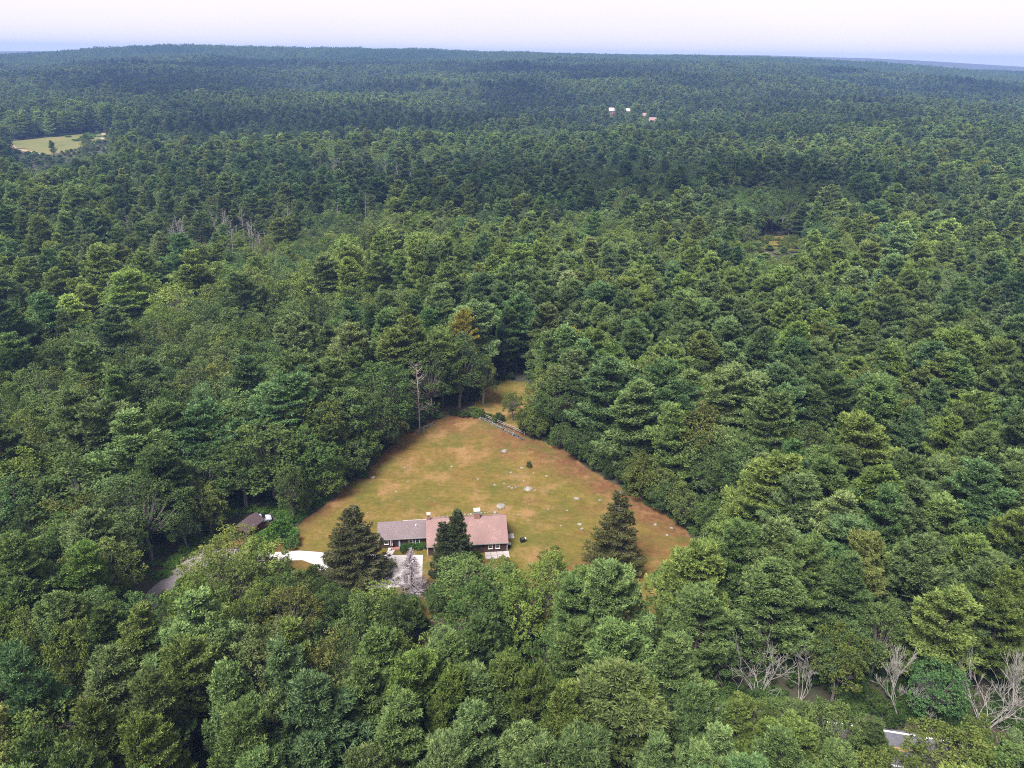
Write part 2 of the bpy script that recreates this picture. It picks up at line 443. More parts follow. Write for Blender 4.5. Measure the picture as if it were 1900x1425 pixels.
# distance to the tree line that runs from the gap in the wall to the road side
A, B = np.array([2, 180.]), np.array([40, 131.])
t = ((x - A[0]) * (B[0] - A[0]) + (y - A[1]) * (B[1] - A[1])) / ((B - A) @ (B - A))
t = np.clip(t, 0, 1)
dl = np.hypot(x - A[0] - t * (B[0] - A[0]), y - A[1] - t * (B[1] - A[1]))
lit = np.clip(1.0 - dl / 10.5, 0, 1)
lit = np.maximum(lit, .8 * np.clip(1 - np.hypot((x + 1) / 7, (y - 172) / 9), 0, 1) ** .6)
lit = np.maximum(lit, .85 * np.clip(1 - fd / 6, 0, 1) * (y > 112))
lit = np.maximum(lit, .72 * np.clip(1 - np.hypot((x + 14) / 16, (y - 184) / 10), 0, 1) ** .5)
lit = np.maximum(lit, .66 * np.clip(1 - np.hypot((x - 4.2) / 4.2, (y - 146.5) / 3), 0, 1) ** .5)
lit = np.maximum(lit, .72 * np.clip(1 - np.hypot((x - 25) / 8, (y - 130) / 7), 0, 1) ** .5)
lit = np.maximum(lit, .6 * np.clip(1 - np.hypot((x - 12) / 12, (y - 122) / 5), 0, 1) ** .5)
a = field.data.attributes.new('litter', 'FLOAT', 'POINT'); a.data.foreach_set('value', lit.astype(np.float32))
lush = np.clip(1 - np.hypot((x + 8) / 40, (y - 138) / 27), 0, 1) ** .4
lush = np.maximum(lush, np.where((y < 125) & (x < 12), 1.0, 0.0))
a = field.data.attributes.new('lush', 'FLOAT', 'POINT'); a.data.foreach_set('value', lush.astype(np.float32))
field['label'] = 'mown grass field with red-brown needle litter along its wooded edges'

def simple_attr(o, v, d, lit0, lush0):
    a = o.data.attributes.new('litter', 'FLOAT', 'POINT'); a.data.foreach_set('value', np.full(len(v), lit0, np.float32))
    a = o.data.attributes.new('lush', 'FLOAT', 'POINT'); a.data.foreach_set('value', np.full(len(v), lush0, np.float32))
f2, v2, d2 = sheet('back_field', FIELD2, 1.5, M_FIELD, .016, rag=.8); simple_attr(f2, v2, d2, .1, .7)
M_MEADOW = surface('far_meadow_grass', (.070, .095, .020), (.115, .120, .030), .06, .95, (.150, .130, .045), .012)
f3, v3, d3 = sheet('far_meadow', FARCLEAR, 8, M_MEADOW, .15, rag=6); simple_attr(f3, v3, d3, .0, .9)
f4, v4, d4 = sheet('forest_glade', GLADE, 3, M_FIELD, .08, rag=2); simple_attr(f4, v4, d4, .15, .9)
f5, v5, d5 = sheet('swamp_floor', SWAMP, 5, M_FIELD, .1); simple_attr(f5, v5, d5, .3, .9)
sheet('gravel_court', COURT, 2, M_GRAVEL, .024)
sheet('driveway', DRIVE, 2, M_ASPHALT, .020)
WALK = [(-24.4, 126.0), (-23.0, 126.05), (-22.5, 128.5), (-23.9, 128.4)]
sheet('walkway', WALK, 1, M_GRAVEL, .030)
TRACK = [(-57.2, 128.2), (-54.6, 127.0), (-50.6, 133.0), (-49.6, 136.2), (-51.4, 136.4), (-52.6, 133.6)]
o, v, d = sheet('dirt_track', TRACK, 1.5, M_FIELD, .016); simple_attr(o, v, d, .45, .7)

def ribbon(name, pts, w0, w1, mat, z):
    pts = np.array(pts, float)
    # smooth through the given points
    t = np.linspace(0, len(pts) - 1, 60); k = np.arange(len(pts))
    c = np.column_stack([np.interp(t, k, pts[:, 0]), np.interp(t, k, pts[:, 1])])
    for _ in range(6): c[1:-1] = .25 * c[:-2] + .5 * c[1:-1] + .25 * c[2:]
    d = np.gradient(c, axis=0); nrm = np.column_stack([-d[:, 1], d[:, 0]]) / np.hypot(d[:, 0], d[:, 1])[:, None]
    a, b = c + nrm * w0, c + nrm * w1
    V = np.concatenate([a, b]); n = len(c)
    f = np.array([(i, i + n, i + n + 1, i + 1)[::-1] for i in range(n - 1)])
    zz = height(V[:, 0], V[:, 1]) + z
    return tag(obj(name, mesh_np(name, np.column_stack([V, zz]), f, mat)), kind='structure')
ROADLINE = [(-160, 120), (-110, 104), (-70, 95.2), (-33, 90.8), (0, 88.3), (32, 85.6), (58, 81.0), (85, 74), (120, 60), (160, 40)]
ribbon('road', ROADLINE, -3.6, 3.6, M_ROAD, .030)
ribbon('road_edge_line', ROADLINE, 2.95, 3.25, M_LINE_W, .036)
ribbon('road_edge_line', ROADLINE, -3.25, -2.95, M_LINE_W, .036)
ribbon('road_centre_line', ROADLINE, .10, .28, M_LINE_Y, .036)
ribbon('road_centre_line', ROADLINE, -.28, -.10, M_LINE_Y, .036)
ribbon('meadow_track', [(-575, 884), (-547, 866), (-516, 826), (-466, 788)], -2.0, 2.0, M_TRACK, .5)
ribbon('meadow_track', [(-454, 870), (-458, 892), (-468, 918), (-484, 950)], -2.0, 2.0, M_TRACK, .5)
ribbon('meadow_track', [(-467, 914), (-455, 930), (-440, 936), (-412, 940)], -2.0, 2.0, M_TRACK, .54)

# ------------------------------------------------------------------ tree meshes
def unit(v): return v / np.maximum(np.linalg.norm(v, axis=-1, keepdims=True), 1e-9)

def kites(root, dirn, length, width, rng, camber=0.0):
    """leaf-shaped quads: root, side, tip, side"""
    n = len(root)
    side = unit(np.cross(dirn, rng.normal(size=(n, 3))))
    mid = root + dirn * (length * .55)[:, None]
    tip = root + dirn * length[:, None]
    V = np.stack([root, mid + side * (width * .5)[:, None], tip, mid - side * (width * .5)[:, None]], 1).reshape(-1, 3)
    F = np.arange(4 * n).reshape(-1, 4)
    return V, F

def tubes_np(segs, nside=3):
    """segs: list of (points (k,3), radii (k,))"""
    V, F, b = [], [], 0
    for pts, rad in segs:
        pts = np.asarray(pts, float); k = len(pts)
        d = unit(np.gradient(pts, axis=0))
        ref = np.where(np.abs(d[:, 2:3]) > .9, np.array([[1., 0, 0]]), np.array([[0, 0, 1.]]))
        a = unit(np.cross(d, ref)); c = np.cross(d, a)
        ang = np.arange(nside) * 2 * np.pi / nside
        ring = pts[:, None] + (a[:, None] * np.cos(ang)[None, :, None] + c[:, None] * np.sin(ang)[None, :, None]) * np.asarray(rad)[:, None, None]
        V.append(ring.reshape(-1, 3))
        i, j = np.meshgrid(np.arange(k - 1), np.arange(nside), indexing='ij'); jn = (j + 1) % nside
        F.append((np.stack([i * nside + j, i * nside + jn, (i + 1) * nside + jn, (i + 1) * nside + j], -1).reshape(-1, 4) + b))
        b += k * nside
    return np.concatenate(V), np.concatenate(F)

class Kind:
    def __init__(s, crown, trunk, H, R): s.crown, s.trunk, s.H, s.R = crown, trunk, H, R

def make_pine(seed, H=22., R=5.0, base=.25, per_m=8.8, density=1.0, spire=.62):
    rng = np.random.default_rng(seed)
    zb = base * H
    roots, dirs, segs = [], [], []
    lean = rng.normal(0, .25, 2)
    def axis(z): q = z / H; return np.array([lean[0] * q * q * 3, lean[1] * q * q * 3, z])
    zt = np.linspace(0, H * .99, 9)
    segs_tr = [(np.array([axis(z) for z in zt]), np.linspace(.30, .03, 9))]
    ph = rng.uniform(0, 6.28, 4)
    UP = np.array([0, 0, 1.])
    def bough(p0, az, L, el, t):
        out = np.array([math.cos(az), math.sin(az), 0]); lat = np.array([-math.sin(az), math.cos(az), 0])
        lift = rng.uniform(.05, .22) * L
        s = np.linspace(0, 1, 4)
        br = p0 + out * (L * s * math.cos(el))[:, None] + UP * (L * s * math.sin(el) + lift * s * s)[:, None]
        segs.append((br[:3] if L > 1 else br[:2], np.linspace(.035 + .012 * L, .012, 3 if L > 1 else 2)))
        n = int(per_m * (L ** 1.35) * density) + 4
        u = rng.uniform(.14, 1, n) ** .58
        lw = .44 * L * np.sin(np.pi * np.clip(u * .78 + .10, 0, 1)) + .12
        lv = rng.uniform(-1, 1, n) * lw
        pos = p0 + out * (L * u * math.cos(el))[:, None] + lat * lv[:, None]
        pos[:, 2] += L * u * math.sin(el) + lift * u * u - .12 * np.abs(lv) + rng.normal(0, .12, n)
        dd = out * .70 + lat * (lv / (lw + .01) * .55)[:, None] + UP * (.75 + .5 * t) + rng.normal(0, .22, (n, 3))
        roots.append(pos); dirs.append(unit(dd))
    def leader(p_base, h, r, z_first, gap0, sub):
        """one ascending axis with whorls of boughs"""
        z = z_first
        while z < h * .985:
            t = (z - z_first) / (h - z_first)
            nb = rng.integers(4, 7); a0 = rng.uniform(0, 6.28)
            for k in range(nb):
                if rng.random() < (.05 if sub else .16): continue
                az = a0 + k * 6.283 / nb + rng.normal(0, .25)
                lobe = 1 + .22 * math.sin(2 * az + ph[0]) + .18 * math.sin(3 * az + ph[1] + t * 4)
                prof = (1 - t) ** spire * (.60 + .40 * min(1, t / .25))
                L = r * prof * lobe * rng.uniform(.55, 1.18) + .35
                el = math.radians(-6 + 46 * t ** 1.5 + rng.normal(0, 8) + (18 if sub else 0))
                zz = min(z + rng.normal(0, .2), h * .985)
                bough((axis(zz) if not sub else p_base + UP * zz), az, L, el, t)
            z += gap0 * rng.uniform(.8, 1.25) * (1.2 - .45 * t)
    leader(None, H, R, zb, .98, False)
    for k in range(rng.integers(3, 6)):
        az = rng.uniform(0, 6.28); zr = rng.uniform(.42, .78) * H; t = (zr - zb) / (H - zb)
        off = R * (1 - t) ** spire * rng.uniform(.42, .70)
        pb = axis(zr) + np.array([math.cos(az) * off, math.sin(az) * off, .4])
        h_ = rng.uniform(2.6, 4.6)
        segs.append((np.array([axis(zr - .8), pb, pb + UP * h_]), np.array([.09, .07, .02])))
        leader(pb, h_, rng.uniform(1.3, 2.0), .1, .62, True)
    # leader tuft
    n = 40
    pos = axis(H * .97) + rng.normal(0, .22, (n, 3)) * np.array([1, 1, 2.]); roots.append(pos)
    dirs.append(unit(np.array([0, 0, 1.]) + rng.normal(0, .5, (n, 3))))
    P, D = np.concatenate(roots), np.concatenate(dirs)
    m = 14
    tuft_var = np.clip(rng.normal(.5, .27, len(P)), 0, 1)
    P4 = np.repeat(P, m, 0); D4 = unit(np.repeat(D, m, 0) + rng.normal(0, .44, (len(P) * m, 3)))
    P4 = P4 - np.repeat(D, m, 0) * rng.uniform(0, .35, len(P4))[:, None] + rng.normal(0, .05, P4.shape)
    ln = rng.uniform(.32, .64, len(P4)); wd = rng.uniform(.09, .15, len(P4))
    V, F = kites(P4, D4, ln, wd, rng)
    var = np.clip(np.repeat(tuft_var, m) + rng.normal(0, .08, len(P4)), 0, 1)
    crown = mesh_np('pine_crown', V, F, M_PINE, var)
    TV, TF = tubes_np(segs_tr, 6); BV, BF = tubes_np(segs, 3)
    trunk = mesh_np('pine_trunk', np.concatenate([TV, BV]), [TF, BF + len(TV)], M_BARK)
    return Kind(crown, trunk, H, R)

def make_oak(seed, H=17., R=5.0, base=.22, clumps=64, per=170, leaf=.30, mat=None, bark=None, airy=False):
    rng = np.random.default_rng(seed)
    mat = mat or M_OAK; bark = bark or M_GREYBARK
    zb = base * H; hc = (H - zb)
    cz = zb + hc * .46
    C, RC = [], []
    ph = rng.uniform(0, 6.28, 4)
    tries = 0
    while len(C) < clumps and tries < 6000:
        tries += 1
        v = unit(rng.normal(size=3))
        if v[2] < -.55: continue
        az = math.atan2(v[1], v[0])
        k = rng.uniform(.50, 1.0) ** .6 * (1 + .17 * math.sin(2 * az + ph[0]) + .12 * math.sin(3 * az + ph[1]) + .10 * math.sin(5 * v[2] + ph[2]))
        rc = rng.uniform(.75, 1.35) * (R / 5.0) * (.62 if airy else 1)
        p = np.array([v[0] * (R - rc * .7) * k, v[1] * (R - rc * .7) * k, cz + v[2] * (hc * .54 - rc * .6) * k])
        if all(np.linalg.norm(p - q) > .62 * (rc + r) for q, r in zip(C, RC)):
            C.append(p); RC.append(rc)
    C, RC = np.array(C), np.array(RC)
    n = per
    roots, dirs, var, segs = [], [], [], []
    fork = np.array([rng.normal(0, .3), rng.normal(0, .3), zb + hc * .16])
    segs_tr = [(np.array([[0, 0, 0], [0, 0, zb * .5], fork]), np.array([.34, .28, .22]) * R / 5)]
    for c, rc in zip(C, RC):
        d = unit(rng.normal(size=(n, 3)) + np.array([0, 0, .55]) + unit((c - np.array([0, 0, cz])))[None] * .45)
        rad = rc * rng.uniform(.55 if not airy else .1, 1.08, n) * (1 + .16 * np.sin(d[:, 0] * 7 + c[0]) * np.sin(d[:, 1] * 7 + c[1]))
        tw = rng.integers(0, max(3, n // 9), n)            # leaves sit in sprays
        d, rad = d[tw], rad[tw]
        pos = c + d * rad[:, None] * np.array([1, 1, .82]) + rng.normal(0, .15 * R / 5, (n, 3))
        ld = unit(np.cross(d, rng.normal(size=(n, 3))) + d * .55 + rng.normal(0, .2, (n, 3)))
        roots.append(pos); dirs.append(ld)
        var.append(np.clip(rng.normal(.5, .12) + rng.normal(0, .16, n), 0, 1))
        mid = fork + (c - fork) * .5 + np.array([0, 0, -.06 * np.linalg.norm(c - fork)])
        segs.append((np.array([fork, mid, c]), np.array([.11, .07, .02]) * R / 5))
    P, D, var = np.concatenate(roots), np.concatenate(dirs), np.concatenate(var)
    ln = rng.uniform(leaf * .8, leaf * 1.35, len(P)); wd = ln * rng.uniform(.5, .75, len(P))
    side = None
    V, F = kites(P, D, ln, wd, rng)
    crown = mesh_np('leaf_crown', V, F, mat, var)
    TV, TF = tubes_np(segs_tr, 6); BV, BF = tubes_np(segs, 3)
    trunk = mesh_np('leaf_trunk', np.concatenate([TV, BV]), [TF, BF + len(TV)], bark)
    return Kind(crown, trunk, H, R)

def make_spruce(seed, H=17., R=5.2, base=.04, per_m=30, gap=.0, droop=.28, tops=((0, 0, 1.0),), spread=.8, barkmat=None):
    rng = np.random.default_rng(seed)
    roots, dirs, segs, tr = [], [], [], []
    for tx, ty, th in tops:
        HH = H * th; zb = base * H if th == 1.0 else HH * .35
        zt = np.linspace(0, HH * .99, 8)
        tr.append((np.column_stack([tx * zt / HH, ty * zt / HH, zt]), np.linspace(.28, .02, 8)))
        z = zb
        while z < HH * .985:
            t = (z - zb) / (HH - zb)
            nb = rng.integers(5, 8); a0 = rng.uniform(0, 6.28)
            for k in range(nb):
                if rng.random() < gap: continue
                az = a0 + k * 6.283 / nb + rng.normal(0, .25)
                L = R * (1 - t) ** spread * rng.uniform(.70, 1.15) * (1 if th == 1.0 else .6) + .25
                p0 = np.array([tx * z / HH, ty * z / HH, z])
                out = np.array([math.cos(az), math.sin(az), 0]); lat = np.array([-math.sin(az), math.cos(az), 0])
                dr = droop * L * (1 - t) * rng.uniform(.6, 1.3)
                up = L * (.55 * t ** 2)
                f = lambda s: -dr * np.sin(np.pi * np.clip(s * .72, 0, 1)) * 1.1 + dr * .25 * s ** 3 + up * s
                s = np.linspace(0, 1, 5)
                br = p0 + out * (L * s)[:, None] + np.array([0, 0, 1.]) * f(s)[:, None]
                segs.append((br, np.linspace(.05, .014, 5)))
                n = int(per_m * L ** 1.2) + 4
                u = rng.uniform(.08, 1, n) ** .7
                lw = .26 * L * (1 - .55 * u) + .08
                lv = rng.uniform(-1, 1, n) * lw
                pos = p0 + out * (L * u)[:, None] + lat * lv[:, None]
                pos[:, 2] += f(u) - rng.uniform(0, .5, n) * (.25 + .10 * L) - .12 * np.abs(lv)
                dd = out * .9 + lat * (np.sign(lv) * .5)[:, None] + np.array([0, 0, -.35 + .9 * t]) + rng.normal(0, .35, (n, 3))
                roots.append(pos); dirs.append(unit(dd))
            z += rng.uniform(.38, .62)
    P, D = np.concatenate(roots), np.concatenate(dirs)
    m = 3
    tv = np.clip(rng.normal(.5, .2, len(P)), 0, 1)
    P4 = np.repeat(P, m, 0); D4 = unit(np.repeat(D, m, 0) + rng.normal(0, .35, (len(P) * m, 3)))
    V, F = kites(P4, D4, rng.uniform(.28, .52, len(P4)), rng.uniform(.09, .15, len(P4)), rng)
    crown = mesh_np('spruce_crown', V, F, M_SPRUCE, np.repeat(tv, m))
    TV, TF = tubes_np(tr, 6); BV, BF = tubes_np(segs, 3)
    trunk = mesh_np('spruce_trunk', np.concatenate([TV, BV]), [TF, BF + len(TV)], barkmat or M_GREYBARK)
    return Kind(crown, trunk, H, R)

def make_bare(seed, H=13., spread=.6, stems=3, levels=4, mat=None, thick=.16, twig=.02, upright=.5):
    """leafless broadleaf: forked limbs and twigs"""
    rng = np.random.default_rng(seed)
    segs, trs = [], []
    def grow(p, d, L, r, lev):
        k = 5
        pts = [p]; dd = d.copy()
        for i in range(k - 1):
            dd = unit(dd + rng.normal(0, .10, 3) + np.array([0, 0, .06]))
            pts.append(pts[-1] + dd * L / (k - 1))
        pts = np.array(pts)
        (trs if lev == 0 else segs).append((pts, np.linspace(r, max(r * .5, twig), k)))
        if lev >= levels: return
        nb = rng.integers(2, 4) + (1 if lev else 0)
        for j in range(nb):
            q = rng.integers(2, k)
            nd = unit(dd + rng.normal(0, spread * .7, 3) + np.array([0, 0, upright * .6]))
            grow(pts[q], nd, L * rng.uniform(.48, .75), max(r * .55, twig), lev + 1)
    for s in range(stems):
        az = rng.uniform(0, 6.28)
        d = unit(np.array([math.cos(az) * spread * .7, math.sin(az) * spread * .7, 1.]))
        grow(np.array([math.cos(az) * .2, math.sin(az) * .2, 0]), d, H * rng.uniform(.38, .5), thick, 0)
    V, F = tubes_np(trs, 6); T = mesh_np('bare_trunk', V, F, mat)
    V, F = tubes_np(segs, 4); B = mesh_np('bare_limbs', V, F, mat)
    return Kind(B, T, H, 4)

def make_snag(seed, H=18., R=3.2, start=.25, mat=None, n=46, crownlike=False, up=.35, twigs=0, wood=1.0):
    """dead conifer: bare pole with whorls of broken limbs"""
    rng = np.random.default_rng(seed)
    zt = np.linspace(0, H, 10)
    bend = rng.normal(0, .12, 2)
    ax = np.column_stack([bend[0] * (zt / H) ** 2 * 4, bend[1] * (zt / H) ** 2 * 4, zt])
    trs = [(ax, np.linspace(.26, .03, 10) * wood)]
    segs = []
    for i in range(n):
        t = start + (1 - start) * (i + rng.random()) / n
        p = np.array([np.interp(t * H, zt, ax[:, 0]), np.interp(t * H, zt, ax[:, 1]), t * H])
        az = rng.uniform(0, 6.28)
        prof = (1 - t) / (1 - start) if crownlike else .45 + .55 * math.sin(math.pi * min(1, (t - start) / (1 - start) * .9 + .1))
        L = R * prof * rng.uniform(.45, 1.1) + .2
        s = np.linspace(0, 1, 5)
        out = np.array([math.cos(az), math.sin(az), 0])
        pts = p + out * (L * s)[:, None] + np.array([0, 0, 1.]) * (up * L * s * s + L * .12 * s * rng.normal(0, 1))[:, None] + rng.normal(0, .04 * L, (5, 3)) * s[:, None]
        segs.append((pts, np.linspace(.055, .016, 5) * wood))
        for q in range(twigs):
            u = rng.uniform(.25, 1); b = p + out * L * u + np.array([0, 0, up * L * u * u])
            lat = np.array([-math.sin(az), math.cos(az), 0]) * rng.choice([-1, 1])
            tl = L * rng.uniform(.15, .35)
            e = b + unit(out * .6 + lat * .8 + np.array([0, 0, rng.normal(0, .35)])) * tl
            segs.append((np.array([b, (b + e) / 2 + rng.normal(0, .03, 3), e]), np.array([.022, .016, .010])))
    V, F = tubes_np(trs, 6); T = mesh_np('snag_trunk', V, F, mat)
    V, F = tubes_np(segs, 3); B = mesh_np('snag_limbs', V, F, mat)
    return Kind(B, T, H, R)

PINES = [make_pine(11, 22, 5.0, .22, spire=.55), make_pine(12, 22, 4.6, .26, spire=.66), make_pine(13, 22, 5.3, .28, spire=.42),
         make_pine(14, 22, 4.8, .18, spire=.58), make_pine(15, 22, 5.2, .32, spire=.48), make_pine(16, 22, 4.5, .24, density=.85, spire=.62), make_pine(17, 22, 5.4, .30, spire=.36)]
OAKS = [make_oak(21), make_oak(22, clumps=76, per=150), make_oak(23, R=5.2, clumps=56, per=190), make_oak(24, H=17, R=4.6, base=.15, clumps=60),
        make_oak(25, clumps=84, per=130, leaf=.26)]
LOW = [make_oak(26, 9, 4.0, .03, clumps=80, per=150, leaf=.27), make_oak(27, 9, 4.2, .02, clumps=70, per=160, leaf=.29)]
AIRY = [make_oak(31, 14, 5.0, .25, clumps=95, per=150, leaf=.24, airy=True)]
TINTS = {'g': (1.0, 1.0, 1.0), 'y': (1.20, 1.13, .86), 'l': (1.22, 1.18, 1.28), 'b': (.84, .96, 1.08), 'd': (.68, .72, .72),
         'o': (1.16, 1.0, .86), 'r': (1.4, 1.0, .9), 'w': (2.6, 1.55, .9)}
TINTWORD = {'g': 'mid-green', 'y': 'yellow-green', 'l': 'pale grey-green', 'b': 'blue-green', 'd': 'dark green', 'o': 'olive-brown',
            'r': 'rust-tinged', 'w': 'golden-yellow'}

def place(kind, name, loc, h, R, rz, tint, label, cat, group=None, crown_name='crown', trunk_name='trunk'):
    root = empty(name, loc, rz)
    tag(root, label, cat, group)
    skew = random.uniform(.88, 1.14)
    root.rotation_euler = (random.gauss(0, .025), random.gauss(0, .025), rz)
    for nm, me in ((trunk_name, kind.trunk), (crown_name, kind.crown)):
        o = bpy.data.objects.new(nm, me)
        o.scale = (R / kind.R * skew, R / kind.R / skew, h / kind.H)
        o.parent = root
        COL.objects.link(o)
        if tint is not None and nm == crown_name: o['tint'] = [float(c) for c in tint]
    return root

# hand-read trees: (x, y, height, crown radius) by species and tint
HAND = {
    ('airy', 'o'): [(-8.0, 197.5, 14, 4.0), (0.2, 187.5, 8, 2.4)],
    ('oak', 'b'): [(-62.4, 95.7, 15, 3.9), (-56.4, 95.4, 14, 3.1), (50.8, 92.2, 13, 3.6), (62.5, 86.5, 11, 3.6)],
    ('oak', 'd'): [(-5.2, 94.7, 16, 5.7), (-18, 94.9, 14, 3.2), (12, 76, 15, 3.8), (38.9, 81, 8, 4.6), (-21.5, 190, 20, 6.8), (-14.5, 195.5, 20, 6.2),
                   (-33.5, 176, 20, 7.1), (-51.5, 146, 18, 8), (-84.4, 130.3, 18, 8.8), (-56.5, 142, 15, 5.5), (-45, 149, 16, 6), (-32.5, 167, 16, 4.6),
                   (-63.5, 139.5, 15, 5.8), (43, 141.5, 16, 6.2), (12.6, 178.5, 17, 5.6), (-45.5, 138.5, 12, 3.4)],
    ('oak', 'g'): [(56.7, 94.1, 15, 3.4), (44, 78, 12, 3.6), (62.5, 70, 13, 4.3), (29.4, 113.1, 9, 3.4), (-39, 163, 19, 5.6), (-61.3, 157.9, 20, 7.2),
                   (-65.7, 151.3, 19, 7)],
    ('oak', 'l'): [(-6.6, 108.1, 12, 5.2), (-1.2, 109.5, 10, 3.5), (-23.3, 94.4, 15, 3.3), (44.5, 147.5, 18, 5.7)],
    ('oak', 'o'): [(-68.7, 107, 15, 4.5), (-40.4, 96, 14, 3.8), (-25.6, 84, 16, 4.3), (-62, 85.6, 16, 3.6), (49.4, 90, 13, 3.7), (46.5, 69, 13, 3.9),
                   (-18.2, 203, 21, 6), (-43, 156, 19, 5.8), (10.6, 184.5, 17, 5), (6.6, 181.5, 14, 3.6), (41.5, 153, 21, 6.4)],
    ('oak', 'r'): [(-34.7, 97.8, 14, 3.7)],
    ('oak', 'w'): [(16.1, 211.4, 18, 4.7)],
    ('oak', 'y'): [(-49.8, 111.6, 14, 5.8), (-43.2, 110.4, 13.5, 4.8), (5.6, 104.9, 14, 5.5), (1, 98.5, 15, 4.4), (7.3, 113.1, 11, 2.1), (-21, 97.6, 15, 4.3),
                   (-13.1, 84.3, 17, 3.6), (.7, 81.2, 18, 3.1), (57.6, 72.4, 13.2, 4.4)],
    ('pine', 'b'): [(-60.7, 75.5, 21, 3.9), (-24.1, 70.8, 22, 4.8), (-41.8, 72.9, 18, 2.6), (22.5, 170, 25, 7.2), (1.2, 221, 24, 5.9)],
    ('pine', 'd'): [(-68.4, 129.6, 20, 6.1), (-41.5, 152.8, 18, 4.5), (-10.6, 224, 22, 6), (-5.7, 229, 22, 6.2)],
    ('pine', 'g'): [(-76, 99.4, 21, 5.7), (-44.4, 71.4, 21, 3.7), (-32.5, 67.6, 20, 3.9), (-53.2, 64.1, 20, 3.3), (-47.3, 61.8, 20, 3.5),
                    (-28.6, 71.1, 20, 3.6), (-17.8, 74.4, 22, 3.8), (15, 82.2, 22, 6.2), (22.9, 81, 21, 4.4), (-13.8, 68.7, 21, 4.1), (22.4, 73.4, 18, 3.4),
                    (-16, 63.2, 19, 3.6), (8.2, 80.7, 20, 3.9), (40.3, 95.8, 21, 5.2), (45.9, 98.5, 22, 4.8), (52.4, 99.1, 21, 4.5), (64.4, 98.8, 23, 5.3),
                    (70.5, 96.1, 22, 4), (40.6, 67.4, 14, 3.5), (37.9, 103.6, 23, 4.6), (-43.5, 168, 24, 6.4), (-50.4, 173.2, 24, 7.7), (33.8, 152.5, 22, 5.1),
                    (52.8, 147.4, 25, 6.2), (9.5, 209, 18, 4.4)],
    ('pine', 'l'): [(-44.9, 87.2, 20, 6), (-50.1, 74.8, 22, 4.5), (-34.4, 74.2, 21, 3.7), (-8, 76.9, 22, 3.3), (17, 94.2, 22, 5.6), (-3.9, 67.6, 21, 4),
                    (1.6, 65.5, 20, 3.7), (-8.8, 64.5, 20, 3.9), (17.3, 65.6, 19, 3.7), (43.2, 103, 23, 6.1), (25.8, 75.4, 17, 3), (24.8, 68.9, 17, 3.8),
                    (-47.7, 162.7, 23, 5.5), (-76.4, 136.4, 24, 7.9), (28.5, 160.5, 23, 7.4), (16.5, 181, 22, 6.8), (49.2, 118.3, 23, 5.6), (48.7, 162.2, 25, 7.3),
                    (55.9, 113.9, 23, 5.9), (40, 163, 25, 5.4)],
    ('pine', 'o'): [(64.5, 92.4, 20, 5.2)],
    ('pine', 'r'): [(55.9, 103.6, 22, 3.7)],
    ('pine', 'w'): [(-13.5, 206, 24, 4.1), (39.7, 173.6, 20, 3.3)],
    ('pine', 'y'): [(-49, 67.4, 21, 3.4), (-39.9, 65.8, 20, 3.7), (-12.2, 75.8, 22, 4.5), (-6.3, 72.9, 21, 3.6), (.7, 74.3, 22, 3.8), (3.6, 71.4, 21, 3.3),
                    (11.5, 96.3, 19, 4.7), (7.2, 72.2, 20, 3.8), (17.5, 74.1, 19, 3.7), (27.6, 98.5, 20, 6.1), (73, 92.8, 22, 4.4), (29.8, 76.6, 13, 2.6),
                    (31.9, 70.6, 15, 3.3), (36.4, 72.1, 14, 3.8), (38.5, 111, 18, 5), (-32.2, 193.9, 23, 6.7), (46.5, 124, 23, 6.2), (67.5, 123.6, 23, 5.4)],
}
# places the canopy leaves open to the sky and to the drone: (x, y, z, clearance)
OPEN = [(-60.5, 118, 0, .3), (-63.5, 113.5, 0, .4), (-58.9, 127.5, 0, 1), (-62.4, 123, 0, .6), (-54, 134, 1, 3), (-51.2, 137.5, .8, 1.5), (-54, 129, 0, 1.5),
        (32.8, 89, 0, .8), (58.3, 84.5, 0, 1.6), (57.6, 81.3, 0, 1.6), (57, 79, 0, .8), (-30, 113, 0, .5), (-39, 127, 0, 1), (-44, 131, 0, 2), (-41, 138, 0, 2),
        (-37, 147, 0, 2), (36, 133, 0, 2), (33, 120, 0, 2), (22, 118, 1, 2), (12, 120, 0, 2), (0, 121, 0, 2), (38.3, 90.6, 5, 3.5), (44.6, 90.2, 5, 3.5), (58.2, 86.2, 5, 2.5), (61.4, 85.6, 4, 2.5), (69.6, 84.8, 5, 3.5), (75.2, 85, 5, 3.5)]
YARD = [(-47, 128.6), (-41, 121.5), (-39, 117.5), (-33.5, 110), (-25, 106.5), (-10, 106), (10, 107), (26, 109), (34.5, 117), (37.5, 130)]

def blocked(x, y, h, R):
    """would a crown here close one of those openings?"""
    for tx, ty, tz, c in OPEN:
        d = np.array([tx, ty, tz - CAM_H]); L2 = tx * tx + ty * ty
        s = (x * tx + y * ty) / L2
        if s <= 0 or s > 1.0 + .5 * R / math.sqrt(L2): continue
        off = abs(x * ty - y * tx) / math.sqrt(L2)
        z = CAM_H + d[2] * min(s, 1.0)
        if off < R * .75 + c and .10 * h < z + 4 and z < h + c: return True
    return False

